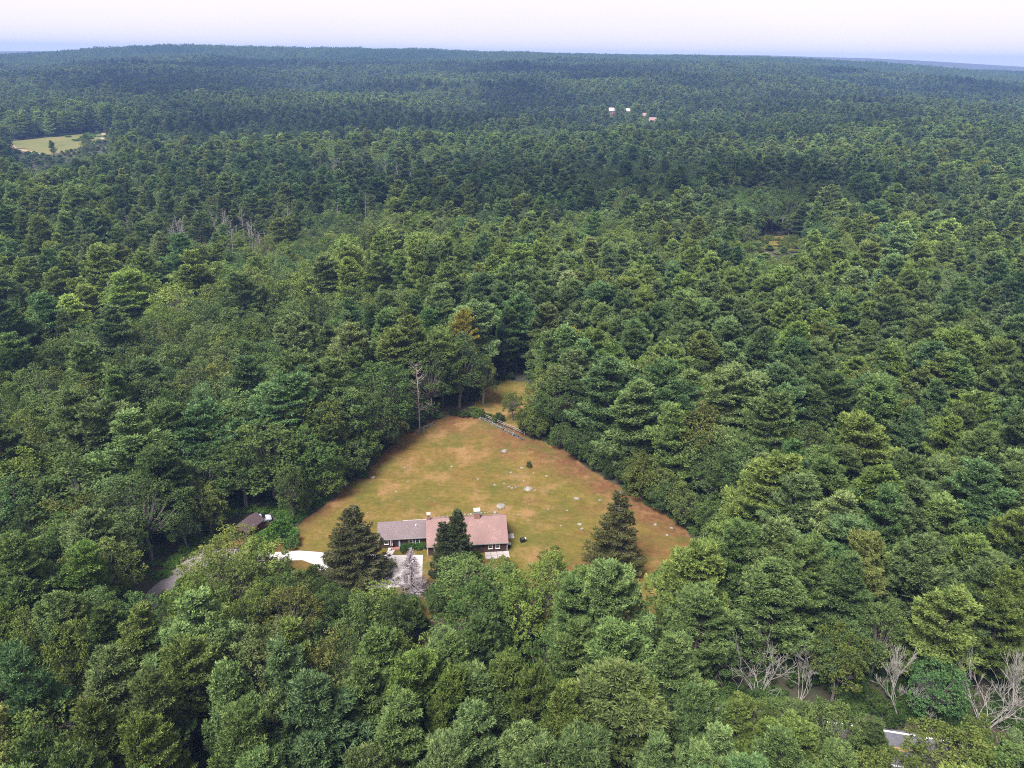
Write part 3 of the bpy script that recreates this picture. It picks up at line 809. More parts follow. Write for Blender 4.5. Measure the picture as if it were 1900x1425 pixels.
rng = np.random.default_rng(5)
trees = []                                       # (x, y, h, R, species, tint, hand)
for (k, t), rows in HAND.items():
    for r in rows: trees.append((r[0], r[1], r[2], r[3] * 1.16, k, t, True))
for q in ((40.5, 128, 8, 3.6), (41, 134, 9.5, 4), (38.6, 121.5, 7, 3.4), (44.5, 130, 12, 4.8), (37, 115.5, 6, 3.2), (43, 124, 11, 4.6), (-22.5, 109.2, 4.4, 2.8), (-27.5, 108.6, 4.6, 2.8),
          (-12.5, 110.2, 4.6, 2.6), (-32.2, 110.6, 5.2, 3), (-17.4, 107.6, 4.6, 2.8), (-36.4, 114.6, 5, 2.8)):
    trees.append((*q, 'low', 'd' if q[0] < 0 else 'g', True))
# low trees and saplings that close the edge of the field down to the ground
_r = np.random.default_rng(3)
for i in range(len(FIELD)):
    a_, b_ = np.array(FIELD[i]), np.array(FIELD[(i + 1) % len(FIELD)])
    if min(a_[1], b_[1]) < 131 or (a_[1] > 186 and b_[1] > 186): continue
    L_ = np.hypot(*(b_ - a_)); nr = np.array([-(b_ - a_)[1], (b_ - a_)[0]]) / L_
    for k in range(max(1, int(L_ / 3.3))):
        q = a_ + (b_ - a_) * (k + _r.uniform(.2, .8)) / max(1, int(L_ / 3.3)) + nr * (_r.uniform(.7, 2.0) if a_[0] > 0 else _r.uniform(1.6, 2.9))
        if float(poly_dist(q[0], q[1], FIELD)) > -.3: q = q - 2 * nr * 2.3
        if float(poly_dist(q[0], q[1], FIELD2)) > -1 or (-10 < q[0] < 5 and q[1] > 172): continue
        if math.hypot(q[0] + 53, q[1] - 136) < 8 or any(math.hypot(q[0] - t[0], q[1] - t[1]) < 2.2 for t in trees): continue
        h_ = _r.uniform(5.0, 10.5)
        trees.append((q[0], q[1], h_, h_ * _r.uniform(.40, .55), 'low', str(_r.choice(['d', 'g', 'd', 'o', 'g'])), True))
# roadside trees whose crowns close over the road
for x_ in np.arange(-88, 86, 4.4):
    x_ = x_ + _r.uniform(-1, 1)
    y_ = float(np.interp(x_, [p[0] for p in ROADLINE], [p[1] for p in ROADLINE])) - _r.uniform(4.6, 6.5)
    if any(math.hypot(x_ - t[0], y_ - t[1]) < 3.2 for t in trees) or 27.5 < x_ < 30.5 or 51.4 < x_ < 55.6: continue
    h_ = _r.uniform(15, 19) * (1 if x_ < 26 else .66)
    trees.append((x_, y_, h_, h_ * _r.uniform(.24, .30), 'pine' if _r.random() < .6 else 'oak', str(_r.choice(['g', 'y', 'l', 'd', 'o'])), True))
SPECIALS = [(-28.6, 118.6, 5), (-10.4, 119.4, 4), (20.2, 123, 5), (-17.7, 114, 3), (38.3, 90.6, 4.5), (44.6, 90.2, 4.5), (58.2, 86.2, 3.5), (61.5, 85.6, 3.5), (69.6, 84.8, 4.5), (75.2, 85, 4.5), (-24.2, 181, 2)]
def mixfield(x, y):
    """share of pines across the woods"""
    base = .56 + 1.0 * (fbm(np.asarray(x) / 95, np.asarray(y) / 95, 17, 3) - .5) * 2
    az = np.degrees(np.arctan2(x, y)); D = np.hypot(x, y)
    base = base + np.where((az < -8) & (D < 260) & (D > 85), -.32, 0) + np.where((az > 8) & (D < 330) & (D > 95), .22, 0)
    return np.clip(base, .08, .97)

def scatter(r0, r1, az0, az1, step):
    """jittered triangular grid over a sector"""
    xs = np.arange(-r1, r1, step); ys = np.arange(0, r1, step * .866)
    X, Y = np.meshgrid(xs, ys); X = X + (np.arange(len(ys)) % 2)[:, None] * step / 2
    X, Y = X.ravel(), Y.ravel()
    X = X + rng.uniform(-.52, .52, X.shape) * step; Y = Y + rng.uniform(-.52, .52, X.shape) * step
    D = np.hypot(X, Y); az = np.degrees(np.arctan2(X, Y))
    k = (D > r0) & (D < r1) & (az > az0) & (az < az1)
    return X[k], Y[k]

def clear_mask(X, Y):
    ok = (poly_dist(X, Y, FIELD) < -1.2) & (poly_dist(X, Y, FIELD2) < -1.5) & (poly_dist(X, Y, YARD) < -1.0)
    ok &= (poly_dist(X, Y, DRIVE) < -2.2) & (poly_dist(X, Y, COURT) < -1) & (poly_dist(X, Y, FARCLEAR) < -2) & (poly_dist(X, Y, GLADE) < -1)
    ok &= ~((poly_dist(X, Y, SWAMP) > 0) & (rng.random(X.shape) < .75))
    ok &= ~((poly_dist(X, Y, BOG) > 0) & (rng.random(X.shape) < .6))
    ry = np.interp(X, [p[0] for p in ROADLINE], [p[1] for p in ROADLINE])
    ok &= np.abs(Y - ry) > 3.9
    for hx, hy, r in ((158, 1338, 10), (183, 1334, 10), (201.5, 1274, 8), (199, 1191, 8), (-54, 134.5, 6), (-51, 139, 5)):
        ok &= np.hypot(X - hx, Y - hy) > r
    # weedy slope beside the driveway
    ok &= poly_dist(X, Y, [(-66, 112), (-58, 130), (-50, 141), (-46, 133), (-57, 126), (-60, 112)]) < 0
    return ok

TW_P = ['g', 'g', 'g', 'g', 'y', 'y', 'l', 'l', 'b', 'b', 'd']
TW_O = ['g', 'g', 'g', 'd', 'd', 'y', 'o', 'l', 'b']
def jitter_tint(t, r=rng):
    b = np.array(TINTS[t]); return b * np.exp(r.normal(0, .10)) * np.exp(r.normal(0, .04, 3))

NEAR = 262.
X, Y = scatter(34, NEAR, -50, 50, 7.5)
ok = clear_mask(X, Y); X, Y = X[ok], Y[ok]
pm = mixfield(X, Y)
hx = np.array([(t[0], t[1], t[3]) for t in trees]); sp = np.array(SPECIALS)
for x, y, p in zip(X, Y, pm):
    if np.any(np.hypot(hx[:, 0] - x, hx[:, 1] - y) < np.clip(hx[:, 2] * .72, 2.6, 4.6)): continue
    if np.any(np.hypot(sp[:, 0] - x, sp[:, 1] - y) < sp[:, 2] + 1.5): continue
    pine = rng.random() < p
    h = rng.uniform(18, 25) if pine else rng.uniform(12.5, 18.5)
    if y < 110: h *= .90
    if abs(x) < 42 and y < 118: h = max(4.0, min(h, CAM_H * (1 - y / (112.5 if -34 < x < -6 else 117)) + .2))
    R = (h / 22 * rng.uniform(5.2, 7.8)) if pine else max(h, 12) / 17 * rng.uniform(5.0, 7.2)
    if blocked(x, y, h, R):
        h *= .45; R *= .6; pine = False
        if blocked(x, y, h, R): continue
    trees.append((x, y, h, R, 'pine' if pine else 'oak', str(rng.choice(TW_P if pine else TW_O)), False))

def zone(x, y):
    D = math.hypot(x, y)
    ry = float(np.interp(x, [p[0] for p in ROADLINE], [p[1] for p in ROADLINE]))
    if y < ry: return 'in woods across the road'
    if float(poly_dist(x, y, DRIVE)) > -11: return 'beside the curving driveway'
    if float(poly_dist(x, y, FIELD2)) > -9: return 'around the small field behind the stone wall'
    fd_ = float(poly_dist(x, y, FIELD))
    if fd_ > -10:
        if y < 112: return 'between the house yard and the road'
        return 'at the mown field edge, ' + ('shed side' if x < -15 else 'litter-strewn side')
    if y < 112: return 'in the strip of woods along the road'
    if y > 190: return 'in the forest behind the fields'
    return 'deep in woods flanking the mown field'

SPN = {'pine': ('white_pine', 'white pine', 'feathery layered'), 'oak': ('broadleaf_tree', 'broadleaf tree', 'rounded clumpy'), 'low': ('broadleaf_tree', 'broadleaf tree', 'low'), 'airy': ('broadleaf_tree', 'broadleaf tree', 'thin airy')}
order = sorted(range(len(trees)), key=lambda i: (not trees[i][6], math.hypot(trees[i][0], trees[i][1])))
count = {'pine': 0, 'oak': 0}
spill = []
def in_frame(x, y, m=3.):
    return abs(x) < (.69 * (y * .92 + 28) + m)
for i in order:
    x, y, h, R, k, t, hand = trees[i]
    key = 'pine' if k == 'pine' else 'oak'
    if not in_frame(x, y) or count[key] >= 296:
        spill.append(trees[i]); continue
    count[key] += 1
    lib = PINES if k == 'pine' else OAKS if k == 'oak' else LOW if k == 'low' else AIRY
    name, word, shape = SPN[k]
    size = 'low' if h < 10 else ''
    if k == 'low': size = 'low-branched'
    if not size: size = ('tall ' if h > (22 if key == 'pine' else 16.5) else 'smaller ' if h < (18 if key == 'pine' else 13.5) else '') + ('broad' if R > h * (.25 if key == 'pine' else .35) else 'slim' if R < h * (.195 if key == 'pine' else .265) else '')
    lab = ' '.join(f"{size} {TINTWORD[t]} {word} {zone(x, y)}".split())
    place(lib[rng.integers(len(lib))], name, (x, y, float(height(x, y)) - .05), h, R, rng.uniform(0, 6.28), jitter_tint(t), lab, 'tree',
          'white pines of the forest' if k == 'pine' else 'broadleaf trees of the forest')

# ------------------------------------------------------------------ the rest of the forest: one mass, instanced on points
def forest_mass(name, label, pts, kinds):
    """pts: x, y, h, R, variant, tint"""
    n = len(pts)
    xy = np.array([(p[0], p[1]) for p in pts]); z = height(xy[:, 0], xy[:, 1]) - .1
    me = bpy.data.meshes.new(name)
    me.vertices.add(n); me.vertices.foreach_set('co', np.column_stack([xy, z]).astype(np.float32).ravel())
    var = np.array([p[4] for p in pts])
    sk = rng.uniform(.86, 1.16, n)
    sc = np.array([(p[3] / kinds[v].R * k, p[3] / kinds[v].R / k, p[2] / kinds[v].H) for p, v, k in zip(pts, var, sk)], np.float32)
    for nm, ty, key, dat in (('tint', 'FLOAT_COLOR', 'color', np.column_stack([np.array([p[5] for p in pts]), np.ones(n)]).astype(np.float32)),
                             ('size', 'FLOAT_VECTOR', 'vector', sc),
                             ('turn', 'FLOAT_VECTOR', 'vector', np.column_stack([rng.normal(0, .03, n), rng.normal(0, .03, n), rng.uniform(0, 6.28, n)]).astype(np.float32))):
        a = me.attributes.new(nm, ty, 'POINT'); a.data.foreach_set(key, dat.ravel())
    a = me.attributes.new('variant', 'INT', 'POINT'); a.data.foreach_set('value', var.astype(np.int32))
    o = obj(name, me)
    tag(o, label, kind='stuff')
    ng = bpy.data.node_groups.new(name + '_nodes', 'GeometryNodeTree')
    ng.interface.new_socket('Geometry', in_out='INPUT', socket_type='NodeSocketGeometry')
    ng.interface.new_socket('Geometry', in_out='OUTPUT', socket_type='NodeSocketGeometry')
    N, Lk = ng.nodes, ng.links
    gi, go = N.new('NodeGroupInput'), N.new('NodeGroupOutput')
    def named(nm, ty):
        q = N.new('GeometryNodeInputNamedAttribute'); q.data_type = ty; q.inputs['Name'].default_value = nm; return q.outputs['Attribute']
    vi, si, tu = named('variant', 'INT'), named('size', 'FLOAT_VECTOR'), named('turn', 'FLOAT_VECTOR')
    rot = N.new('FunctionNodeEulerToRotation'); Lk.new(tu, rot.inputs[0])
    J = N.new('GeometryNodeJoinGeometry')
    for k, kd in enumerate(kinds):
        if not np.any(var == k): continue
        cmp_ = N.new('FunctionNodeCompare'); cmp_.data_type = 'INT'; cmp_.operation = 'EQUAL'
        Lk.new(vi, cmp_.inputs[2]); cmp_.inputs[3].default_value = k
        jg = N.new('GeometryNodeJoinGeometry')
        for ob in kd.src:
            oi = N.new('GeometryNodeObjectInfo'); oi.transform_space = 'ORIGINAL'; oi.inputs['Object'].default_value = ob
            oi.inputs['As Instance'].default_value = False
            Lk.new(oi.outputs['Geometry'], jg.inputs[0])
        ip = N.new('GeometryNodeInstanceOnPoints')
        Lk.new(gi.outputs[0], ip.inputs['Points']); Lk.new(cmp_.outputs[0], ip.inputs['Selection'])
        Lk.new(jg.outputs[0], ip.inputs['Instance']); Lk.new(rot.outputs[0], ip.inputs['Rotation']); Lk.new(si, ip.inputs['Scale'])
        Lk.new(ip.outputs[0], J.inputs[0])
    Lk.new(J.outputs[0], go.inputs[0])
    md = o.modifiers.new('scatter', 'NODES'); md.node_group = ng
    return o

# every variant stands somewhere as a real tree; the mass borrows those crowns and trunks
def find_sources(kinds):
    by = {}
    for o in scene.objects:
        if o.type == 'MESH': by.setdefault(o.data.name, o)
    for kd in kinds: kd.src = [by[m.name] for m in (kd.crown, kd.trunk) if m.name in by]
ALLK = PINES + OAKS
find_sources(ALLK)
NP_ = len(PINES)
mid = []
def add_mid(x, y, h, R, k, t):
    v = rng.integers(NP_) if k == 'pine' else NP_ + rng.integers(len(OAKS))
    mid.append((x, y, h, R, int(v), jitter_tint(t)))
for x, y, h, R, k, t, hand in spill: add_mid(x, y, h, R, k, t)
OPEN = [(-505, 915, 0, 8), (-520, 870, -1, 9), (158, 1338, 8, 3), (183, 1334, 9, 2), (200.5, 1274, 8, 2), (200.5, 1191, 7, 2), (-472, 800, -5, 8), (-500, 835, -3, 9), (-470, 840, -3, 7), (-465, 900, 0, 7), (-530, 860, -2, 7), (142, 420, 0, 7), (150, 420, 0, 6)]
X, Y = scatter(NEAR, 2600, -41, 41, 8.2)
ok = clear_mask(X, Y); X, Y = X[ok], Y[ok]
pm = mixfield(X, Y)
tone = fbm(X / 180, Y / 180, 41, 3)
stature = .72 + .56 * fbm(X / 120, Y / 120, 55, 2)
for x, y, p, tn, sta in zip(X, Y, pm, tone, stature):
    pine = rng.random() < p
    if rng.random() < .07: continue
    h = (rng.uniform(13, 27) if pine else rng.uniform(10, 18.5)) * sta
    R = (h / 22 * rng.uniform(4.3, 7.8)) if pine else h / 17 * rng.uniform(5.2, 7.6)
    for _ in range(3):
        if blocked(x, y, h, R): h *= .55; R *= .8
    t = str(rng.choice(TW_P if pine else TW_O))
    if rng.random() < .6: t = 'y' if tn > .56 else 'l' if tn > .51 else 'd' if tn < .42 else 'b' if tn < .46 else t
    add_mid(x, y, h, R, 'pine' if pine else 'oak', t)
    mid[-1] = (*mid[-1][:5], mid[-1][5] * math.exp(1.5 * (tn - .5) + rng.normal(0, .08)))
forest_mass('forest', 'mixed pine and broadleaf forest spreading to the hills', mid, ALLK)

# far woods: small stands of trees, repeated over the ridges
def stand(seed, pine_share, n=34, size=46.):
    r = np.random.default_rng(seed)
    V, F, var, b = [], [], [], 0
    pts = []
    while len(pts) < n:
        q = r.uniform(-size / 2, size / 2, 2)
        if all(np.hypot(*(q - p)) > 4.8 for p in pts): pts.append(q)
    for q in pts:
        pine = r.random() < pine_share
        h = r.uniform(15, 23) if pine else r.uniform(11, 16); R = h / 22 * r.uniform(3.8, 5.4) if pine else h / 16 * r.uniform(4.2, 6)
        m = 340
        t = r.uniform(0, 1, m) ** (1.1 if pine else 1)
        az = r.uniform(0, 6.28, m)
        if pine:
            rad = R * (1 - t) ** .62 * r.uniform(.5, 1.05, m); z = h * (.25 + .75 * t)
        else:
            c = np.cos(np.pi * .5 * t); rad = R * np.sqrt(np.clip(1 - (2 * t * .5 + .5 - .5) ** 2, 0, 1)) * r.uniform(.6, 1.05, m); z = h * (.3 + .7 * t)
        P = np.column_stack([q[0] + rad * np.cos(az), q[1] + rad * np.sin(az), z])
        D = unit(np.column_stack([np.cos(az), np.sin(az), np.full(m, .7)]) + r.normal(0, .4, (m, 3)))
        v, f = kites(P, D, r.uniform(.8, 1.4, m), r.uniform(.5, .85, m), r)
        V.append(v); F.append(f + b); b += len(v)
        tv = np.clip(r.normal(.5, .24), 0, 1)
        var.append(np.clip(tv + r.normal(0, .12, m), 0, 1))
    me = mesh_np('stand', np.concatenate(V), np.concatenate(F), M_PINE, np.concatenate(var))
    return me
X, Y = scatter(2590, 4300, -42, 42, 38)
far = []
tone = fbm(X / 400, Y / 400, 77, 3)
keep = np.ones(len(X), bool)
stands = [stand(61, .85), stand(62, .6), stand(63, .35), stand(64, .75)]
class SK: pass
kinds_far = []
sx, sy = X[:4].copy(), Y[:4].copy()
for i, me in enumerate(stands):
    # the four nearest stands are ordinary meshes that the mass repeats
    q = SK(); q.R = q.H = 1.0
    o = tag(obj('distant_woods', me, None, (0, 0, 0)), 'shade-darkened green stand of distant forest on the ridge', kind='stuff')
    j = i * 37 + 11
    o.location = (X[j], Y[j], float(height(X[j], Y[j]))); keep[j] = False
    o['tint'] = [.74, .84, .92]  # tint darkened for the self-shade that the coarse stand crowns lack
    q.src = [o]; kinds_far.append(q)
for x, y, t in zip(X[keep], Y[keep], tone[keep]):
    tt = np.array([.74, .84, .92]) * math.exp(rng.normal(0, .12)) * np.exp(rng.normal(0, .04, 3))  # same darkened tint, crown shade put into the colour, varied per stand
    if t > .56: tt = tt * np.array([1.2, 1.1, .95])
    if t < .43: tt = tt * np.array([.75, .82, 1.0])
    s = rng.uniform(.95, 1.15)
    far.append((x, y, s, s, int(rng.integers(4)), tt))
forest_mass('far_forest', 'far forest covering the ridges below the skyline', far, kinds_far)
print('TREES', count, 'mid', len(mid), 'far', len(far))
# ------------------------------------------------------------------ farmhouse
HRZ = math.radians(6.7)
house = empty('farmhouse', (-15.9, 126.0, 0.0), HRZ)
tag(house, 'long low brown farmhouse with pinkish shingle roof and two brick chimneys', 'house')
W = 15.4
MB().prism([(0, 0), (9.2, 0), (9.2, 2.45), (4.6, 5.38), (0, 2.45)], 0, W).build('wall', M_CLAP, house)
roof = MB().prism([(-.42, 2.24), (4.6, 5.48), (9.62, 2.24), (9.62, 2.38), (4.6, 5.64), (-.42, 2.38)], -.28, W + .28).build('roof', M_SHINGLE, house)
MB().box(-.3, W + .3, -.47, -.425, 2.16, 2.36).build('gutter', M_TRIM, roof)
MB().box(-.285, W + .285, 4.5, 4.7, 5.60, 5.68).build('ridge_cap', M_SHINGLE, roof)
WV = 3.4
MB().prism([(WV, 0), (WV + 5.4, 0), (WV + 5.4, 2.35), (WV + 2.7, 4.12), (WV, 2.35)], -9.6, -.004).build('wing_wall', M_CLAP, house)
wroof = MB().prism([(WV - .4, 2.12), (WV + 2.7, 4.2), (WV + 5.8, 2.12), (WV + 5.8, 2.26), (WV + 2.7, 4.36), (WV - .4, 2.26)], -9.88, -.29).build('wing_roof', M_SHINGLE2, house)
MB().box(-9.9, -.30, WV - .45, WV - .405, 2.06, 2.25).build('gutter', M_TRIM, wroof)
MB().tube([(-2.3, WV + 1.75, 3.5), (-2.3, WV + 1.75, 3.95)], .13, 8).build('vent_pipe', M_WHITE, wroof)

def chimney(u, v, w, d, z0, z1, zc):
    c = MB().box(u - w / 2, u + w / 2, v - d / 2, v + d / 2, z0, z1).build('chimney', M_BRICK, house)
    MB().box(u - w / 2 - .07, u + w / 2 + .07, v - d / 2 - .07, v + d / 2 + .07, z1, z1 + .14).build('chimney_crown', M_TRIM, c)
    b = MB()
    for sx in (-1, 1):
        for sy in (-1, 1): b.box(u + sx * w * .46 - .05, u + sx * w * .46 + .05, v + sy * d * .46 - .05, v + sy * d * .46 + .05, z1 + .14, zc - .2)
    b.build('cap_post', M_BLACK, c)
    MB().box(u - w / 2 - .06, u + w / 2 + .06, v - d / 2 - .06, v + d / 2 + .06, zc - .2, zc).build('chimney_cap', M_WHITE, c)
    MB().box(u - w / 2 - .09, u + w / 2 + .09, v - d / 2 - .12, v + d / 2 + .05, z0 + .36, z0 + .52).build('flashing', M_WHITE, c)
chimney(9.85, 4.45, 1.12, .95, 4.62, 6.55, 7.2)
chimney(.28, 4.5, .56, .6, 4.7, 6.35, 6.85)

def window(u, v, z0, w, h, parent=house):
    """opening in a wall that faces -v: pane set in a proud frame"""
    o = MB()
    o.box(u - w / 2 - .10, u - w / 2, v - .07, v - .004, z0 - .10, z0 + h + .10).box(u + w / 2, u + w / 2 + .10, v - .07, v - .004, z0 - .10, z0 + h + .10)
    o.box(u - w / 2, u + w / 2, v - .07, v - .004, z0 + h, z0 + h + .10).box(u - w / 2, u + w / 2, v - .07, v - .004, z0 - .10, z0)
    win = o.build('window', M_WHITE, parent)
    MB().box(u - w / 2, u + w / 2, v - .025, v - .006, z0, z0 + h).build('pane', M_GLASS, win)
    MB().box(u - w / 2, u + w / 2, v - .05, v - .028, z0 + h * .5 - .02, z0 + h * .5 + .02).build('sash_bar', M_WHITE, win)
    MB().box(u - w / 2 - .14, u + w / 2 + .14, v - .13, v - .072, z0 - .15, z0 - .10).build('sill', M_WHITE, win)
for u in (1.6, 4.6, 7.7, 12.15, 13.6): window(u, 0, .95, .68, 1.05)
for u in (-3.35, -2.1, -8.2): window(u, WV, .95, .68, 1.0)
def door(u, v, w, h, m):
    d = MB().box(u - w / 2, u + w / 2, v - .05, v - .005, .12, h).build('door', m, house)
    b = MB().box(u - w / 2 - .1, u - w / 2, v - .08, v - .005, .12, h + .1).box(u + w / 2, u + w / 2 + .1, v - .08, v - .005, .12, h + .1).box(u - w / 2, u + w / 2, v - .08, v - .005, h, h + .1)
    b.build('door_frame', M_CLAP, d)
    MB().box(u + w * .36, u + w * .42, v - .11, v - .052, 1.0, 1.1).build('handle', M_METAL, d)
door(10.0, 0, 1.0, 2.1, M_DOOR); door(-6.45, WV, .95, 2.02, M_DOOR)
wr = MB(); wr.tube([(-6.45 + .2 * math.cos(a), WV - .09, 1.55 + .2 * math.sin(a)) for a in np.linspace(0, 6.28, 15)], .05, 5)
wr.build('wreath', surface('wreath', (.10, .06, .02), (.16, .10, .03), 8), house)
MB().box(-7.3, -5.6, WV - .95, WV - .002, 0, .15).build('door_step', M_BRICK, house)
for uu, vv in ((-.06, -.06), (W + .06, -.06)):
    MB().tube([(uu, vv - .36, 2.2), (uu, vv, 1.95), (uu, vv, .05)], .055, 6).build('downspout', M_WHITE, house)
# small garden flag with blue canton and red stripes on a wall bracket
LM = house.matrix_basis
def on_house(u, v, z=0): return tuple(LM @ Vector((u, v, z)))
flag = empty('flag', on_house(-7.15, WV - .5, .95), HRZ + .25); tag(flag, 'small stars-and-stripes flag hanging from an angled pole beside the wing door', 'flag')
MB().tube([(.0, .5, .45), (0, .06, 1.12)], .018, 5).build('pole', M_METAL, flag)
nx = 7
for k in range(nx):
    b = MB(); x0, x1 = -.28 + .56 * k / nx, -.28 + .56 * (k + 1) / nx
    y0, y1 = .05 * math.sin(k * 1.9), .05 * math.sin((k + 1) * 1.9)
    zt, zb_ = 1.05, -.15
    b.add([(x0, y0, zb_), (x1, y1, zb_), (x1, y1, zt), (x0, y0, zt), (x0, y0 + .01, zb_), (x1, y1 + .01, zb_), (x1, y1 + .01, zt), (x0, y0 + .01, zt)],
          [(0, 1, 2, 3), (7, 6, 5, 4), (0, 4, 5, 1), (3, 2, 6, 7), (1, 5, 6, 2), (0, 3, 7, 4)])
    b.build('stripe', M_FLAG_R if k % 2 == 0 else M_FLAG_W, flag)
cant = MB().box(-.02, .29, -.062, -.05, .5, 1.06).build('canton', M_FLAG_B, flag)
st = MB()
for i in range(4):
    for j in range(3): st.box(.03 + i * .065, .055 + i * .065, -.066, -.063, .58 + j * .15, .61 + j * .15)
st.build('stars', M_FLAG_W, cant)
bn = MB(); bn.box(-.16, .16, -.02, .02, .0, 1.75)
o = bn.build('banner', M_BANNER, None, on_house(-5.62, WV - .12, .2), HRZ); tag(o, 'narrow pale blue cloth banner hung beside the wing door', 'banner')
pl = MB(); pl.tube([(0, 0, 0), (0, 0, .1), (0, 0, .42), (0, 0, .45)], [.2, .24, .32, .30], 10)
o = pl.build('planter', M_WHITE, None, on_house(-7.55, WV - .95, 0.01), HRZ, True); tag(o, 'round white planter pot by the wing doorstep', 'planter')

# paved spots round the house
def paving(name, cells, label, rz=HRZ):
    root = empty(name, (0, 0, 0)); tag(root, label, kind='structure')
    for (u, v, a, b) in cells:
        j = .04
        MB().box(u + j, u + a - j, v + j, v + b - j, .0, .10 + .02 * random.random()).build('paving_stone', M_PAVER, root)
    root.location = house.location; root.rotation_euler = (0, 0, rz)
M_PAVER = surface('grey_paver', (.30, .25, .245), (.46, .40, .39), 2.5, .9, (.36, .33, .32), .5, .3, 9)
paving('front_patio', [(11.0 + 1.2 * i, -2.3 + 1.15 * j, 1.2, 1.15) for i in range(4) for j in range(2)], 'small stone patio at the front corner of the house')
paving('side_patio', [(15.75 + .85 * i, 4.2 + .85 * j, .85, .85) for i in range(2) for j in range(2)], 'stone slab patio at the gable end of the house')
paving('rear_patio', [(-5.2 + 1.3 * i, 9.2 + 1.25 * j, 1.3, 1.25) for i in range(4) for j in range(3)], 'stone terrace behind the low wing')

bin_ = empty('bin', on_house(15.95, 1.2)); bin_.rotation_euler.z = HRZ; tag(bin_, 'small dark bin against the gable end of the house', 'bin')
MB().prism([(-.3, 0), (.3, 0), (.36, .95), (-.36, .95)], -.3, .3).build('bin_body', M_BLACK, bin_); MB().box(-.34, .34, -.4, .4, .955, 1.02).build('bin_lid', M_TRIM, bin_)
grill = empty('grill', (2.5, 130.9, .015), .5); tag(grill, 'black barbecue grill standing on the lawn past the house', 'grill')
MB().box(-.42, .42, -.28, .28, .35, .85).build('firebox', M_BLACK, grill)
h = MB(); h.prism([(-.29, .855)] + [(-.29 * math.cos(t), .86 + .34 * math.sin(t)) for t in np.linspace(0, math.pi, 9)] + [(.29, .855)], -.41, .41); hood = h.build('hood', M_BLACK, grill)
MB().box(-.25, .25, -.35, -.30, .98, 1.02).build('hood_handle', M_METAL, hood)
MB().box(.425, .8, -.24, .24, .80, .84).build('side_shelf', M_WHITE, grill)
for sx in (-.36, .36):
    for sy in (-.22, .22): MB().box(sx - .035, sx + .035, sy - .035, sy + .035, 0, .35).build('leg', M_BLACK, grill)

# ------------------------------------------------------------------ shed and car
SRZ = math.radians(-22)
shed = empty('open_shed', (-55.6, 131.2, 0), SRZ); tag(shed, 'small dark red open-ended shed with brown gable roof under the trees', 'shed')
SL, SW = 5.0, 3.4
MB().box(SW - .12, SW, .9, SL, 0, 2.15).build('wall', M_REDWALL, shed); MB().box(0, .12, .9, SL, 0, 2.15).build('wall', M_REDWALL, shed)
MB().box(.124, SW - .124, SL - .12, SL - .01, 0, 2.15).build('wall', M_REDWALL, shed)
MB().prism([(-.25, 2.02), (SW / 2, 3.35), (SW + .25, 2.02), (SW + .25, 2.14), (SW / 2, 3.48), (-.25, 2.14)], -.3, SL + .3, 'y').build('roof', M_SHEDROOF, shed)
MB().prism([(.1, 2.16), (SW - .1, 2.16), (SW / 2, 3.28)], .05, .12, 'y').build('gable_board', M_REDWALL, shed)
for sx in (.08, SW - .08): MB().box(sx - .07, sx + .07, -.05, .09, 0, 2.12).build('post', M_TRIM, shed)
shed2 = empty('shed', (-45.5, 147.2, 0), math.radians(-28)); tag(shed2, 'dark brown shed hidden under the trees at the field edge', 'shed')
MB().prism([(0, 0), (3.6, 0), (3.6, 2.2), (1.8, 3.3), (0, 2.2)], 0, 4.4, 'y').build('wall', M_CLAP, shed2)
MB().prism([(-.25, 2.1), (1.8, 3.36), (3.85, 2.1), (3.85, 2.24), (1.8, 3.5), (-.25, 2.24)], -.25, 4.65, 'y').build('roof', M_SHEDROOF, shed2)
MB().box(1.2, 2.3, -.05, -.004, .05, 1.95).build('door', M_DOOR, shed2)

car = empty('parked_car', (-52.0, 137.2, .02), math.radians(24)); tag(car, 'silver hatchback parked behind the small red shed', 'car')
def loft(secs, name, mat, parent, smooth=True):
    """secs: (x, halfwidth low, halfwidth top, z low, z top)"""
    v, f = [], []
    for x, wl_, wt, z0, z1 in secs:
        v += [(x, -wl_, z0), (x, -wl_ * 1.03, z0 + (z1 - z0) * .55), (x, -wt, z1), (x, wt, z1), (x, wl_ * 1.03, z0 + (z1 - z0) * .55), (x, wl_, z0)]
    n = len(secs)
    for i in range(n - 1):
        for k in range(6): f.append((i * 6 + k, i * 6 + (k + 1) % 6, (i + 1) * 6 + (k + 1) % 6, (i + 1) * 6 + k))
    f += [tuple(range(6))[::-1], tuple(range((n - 1) * 6, n * 6))]
    return MB().add(v, f).build(name, mat, parent, smooth=False)
loft([(-2.1, .78, .70, .35, .80), (-2.0, .85, .76, .28, .95), (-1.2, .88, .78, .25, .98), (.7, .88, .78, .25, .95), (1.7, .86, .74, .26, .84), (2.1, .76, .62, .34, .68)], 'body', M_CARPAINT, car)
loft([(-1.95, .72, .62, .955, 1.0), (-1.45, .74, .60, .96, 1.42), (.1, .74, .60, .96, 1.46), (.95, .72, .60, .945, .98)], 'windows', M_GLASS, car)
loft([(-1.5, .62, .60, 1.40, 1.45), (.1, .62, .60, 1.44, 1.50), (.25, .60, .58, 1.36, 1.40)], 'car_roof', M_CARPAINT, car)
for sx in (-1.35, 1.35):
    for sy in (-.80, .80):
        wh = MB().tube([(sx, sy - .1, .33), (sx, sy + .1, .33)], .33, 14).build('wheel', M_TYRE, car)
        MB().tube([(sx, sy - .105, .33), (sx, sy + .105, .33)], .19, 10).build('rim', M_METAL, wh)
for sy in (-.55, .55): MB().box(2.03, 2.1, sy - .16, sy + .16, .56, .67).build('headlight', M_WHITE, car)
for sy in (-.62, .62): MB().box(-2.12, -2.06, sy - .12, sy + .12, .68, .82).build('tail_light', M_FLAG_R, car)

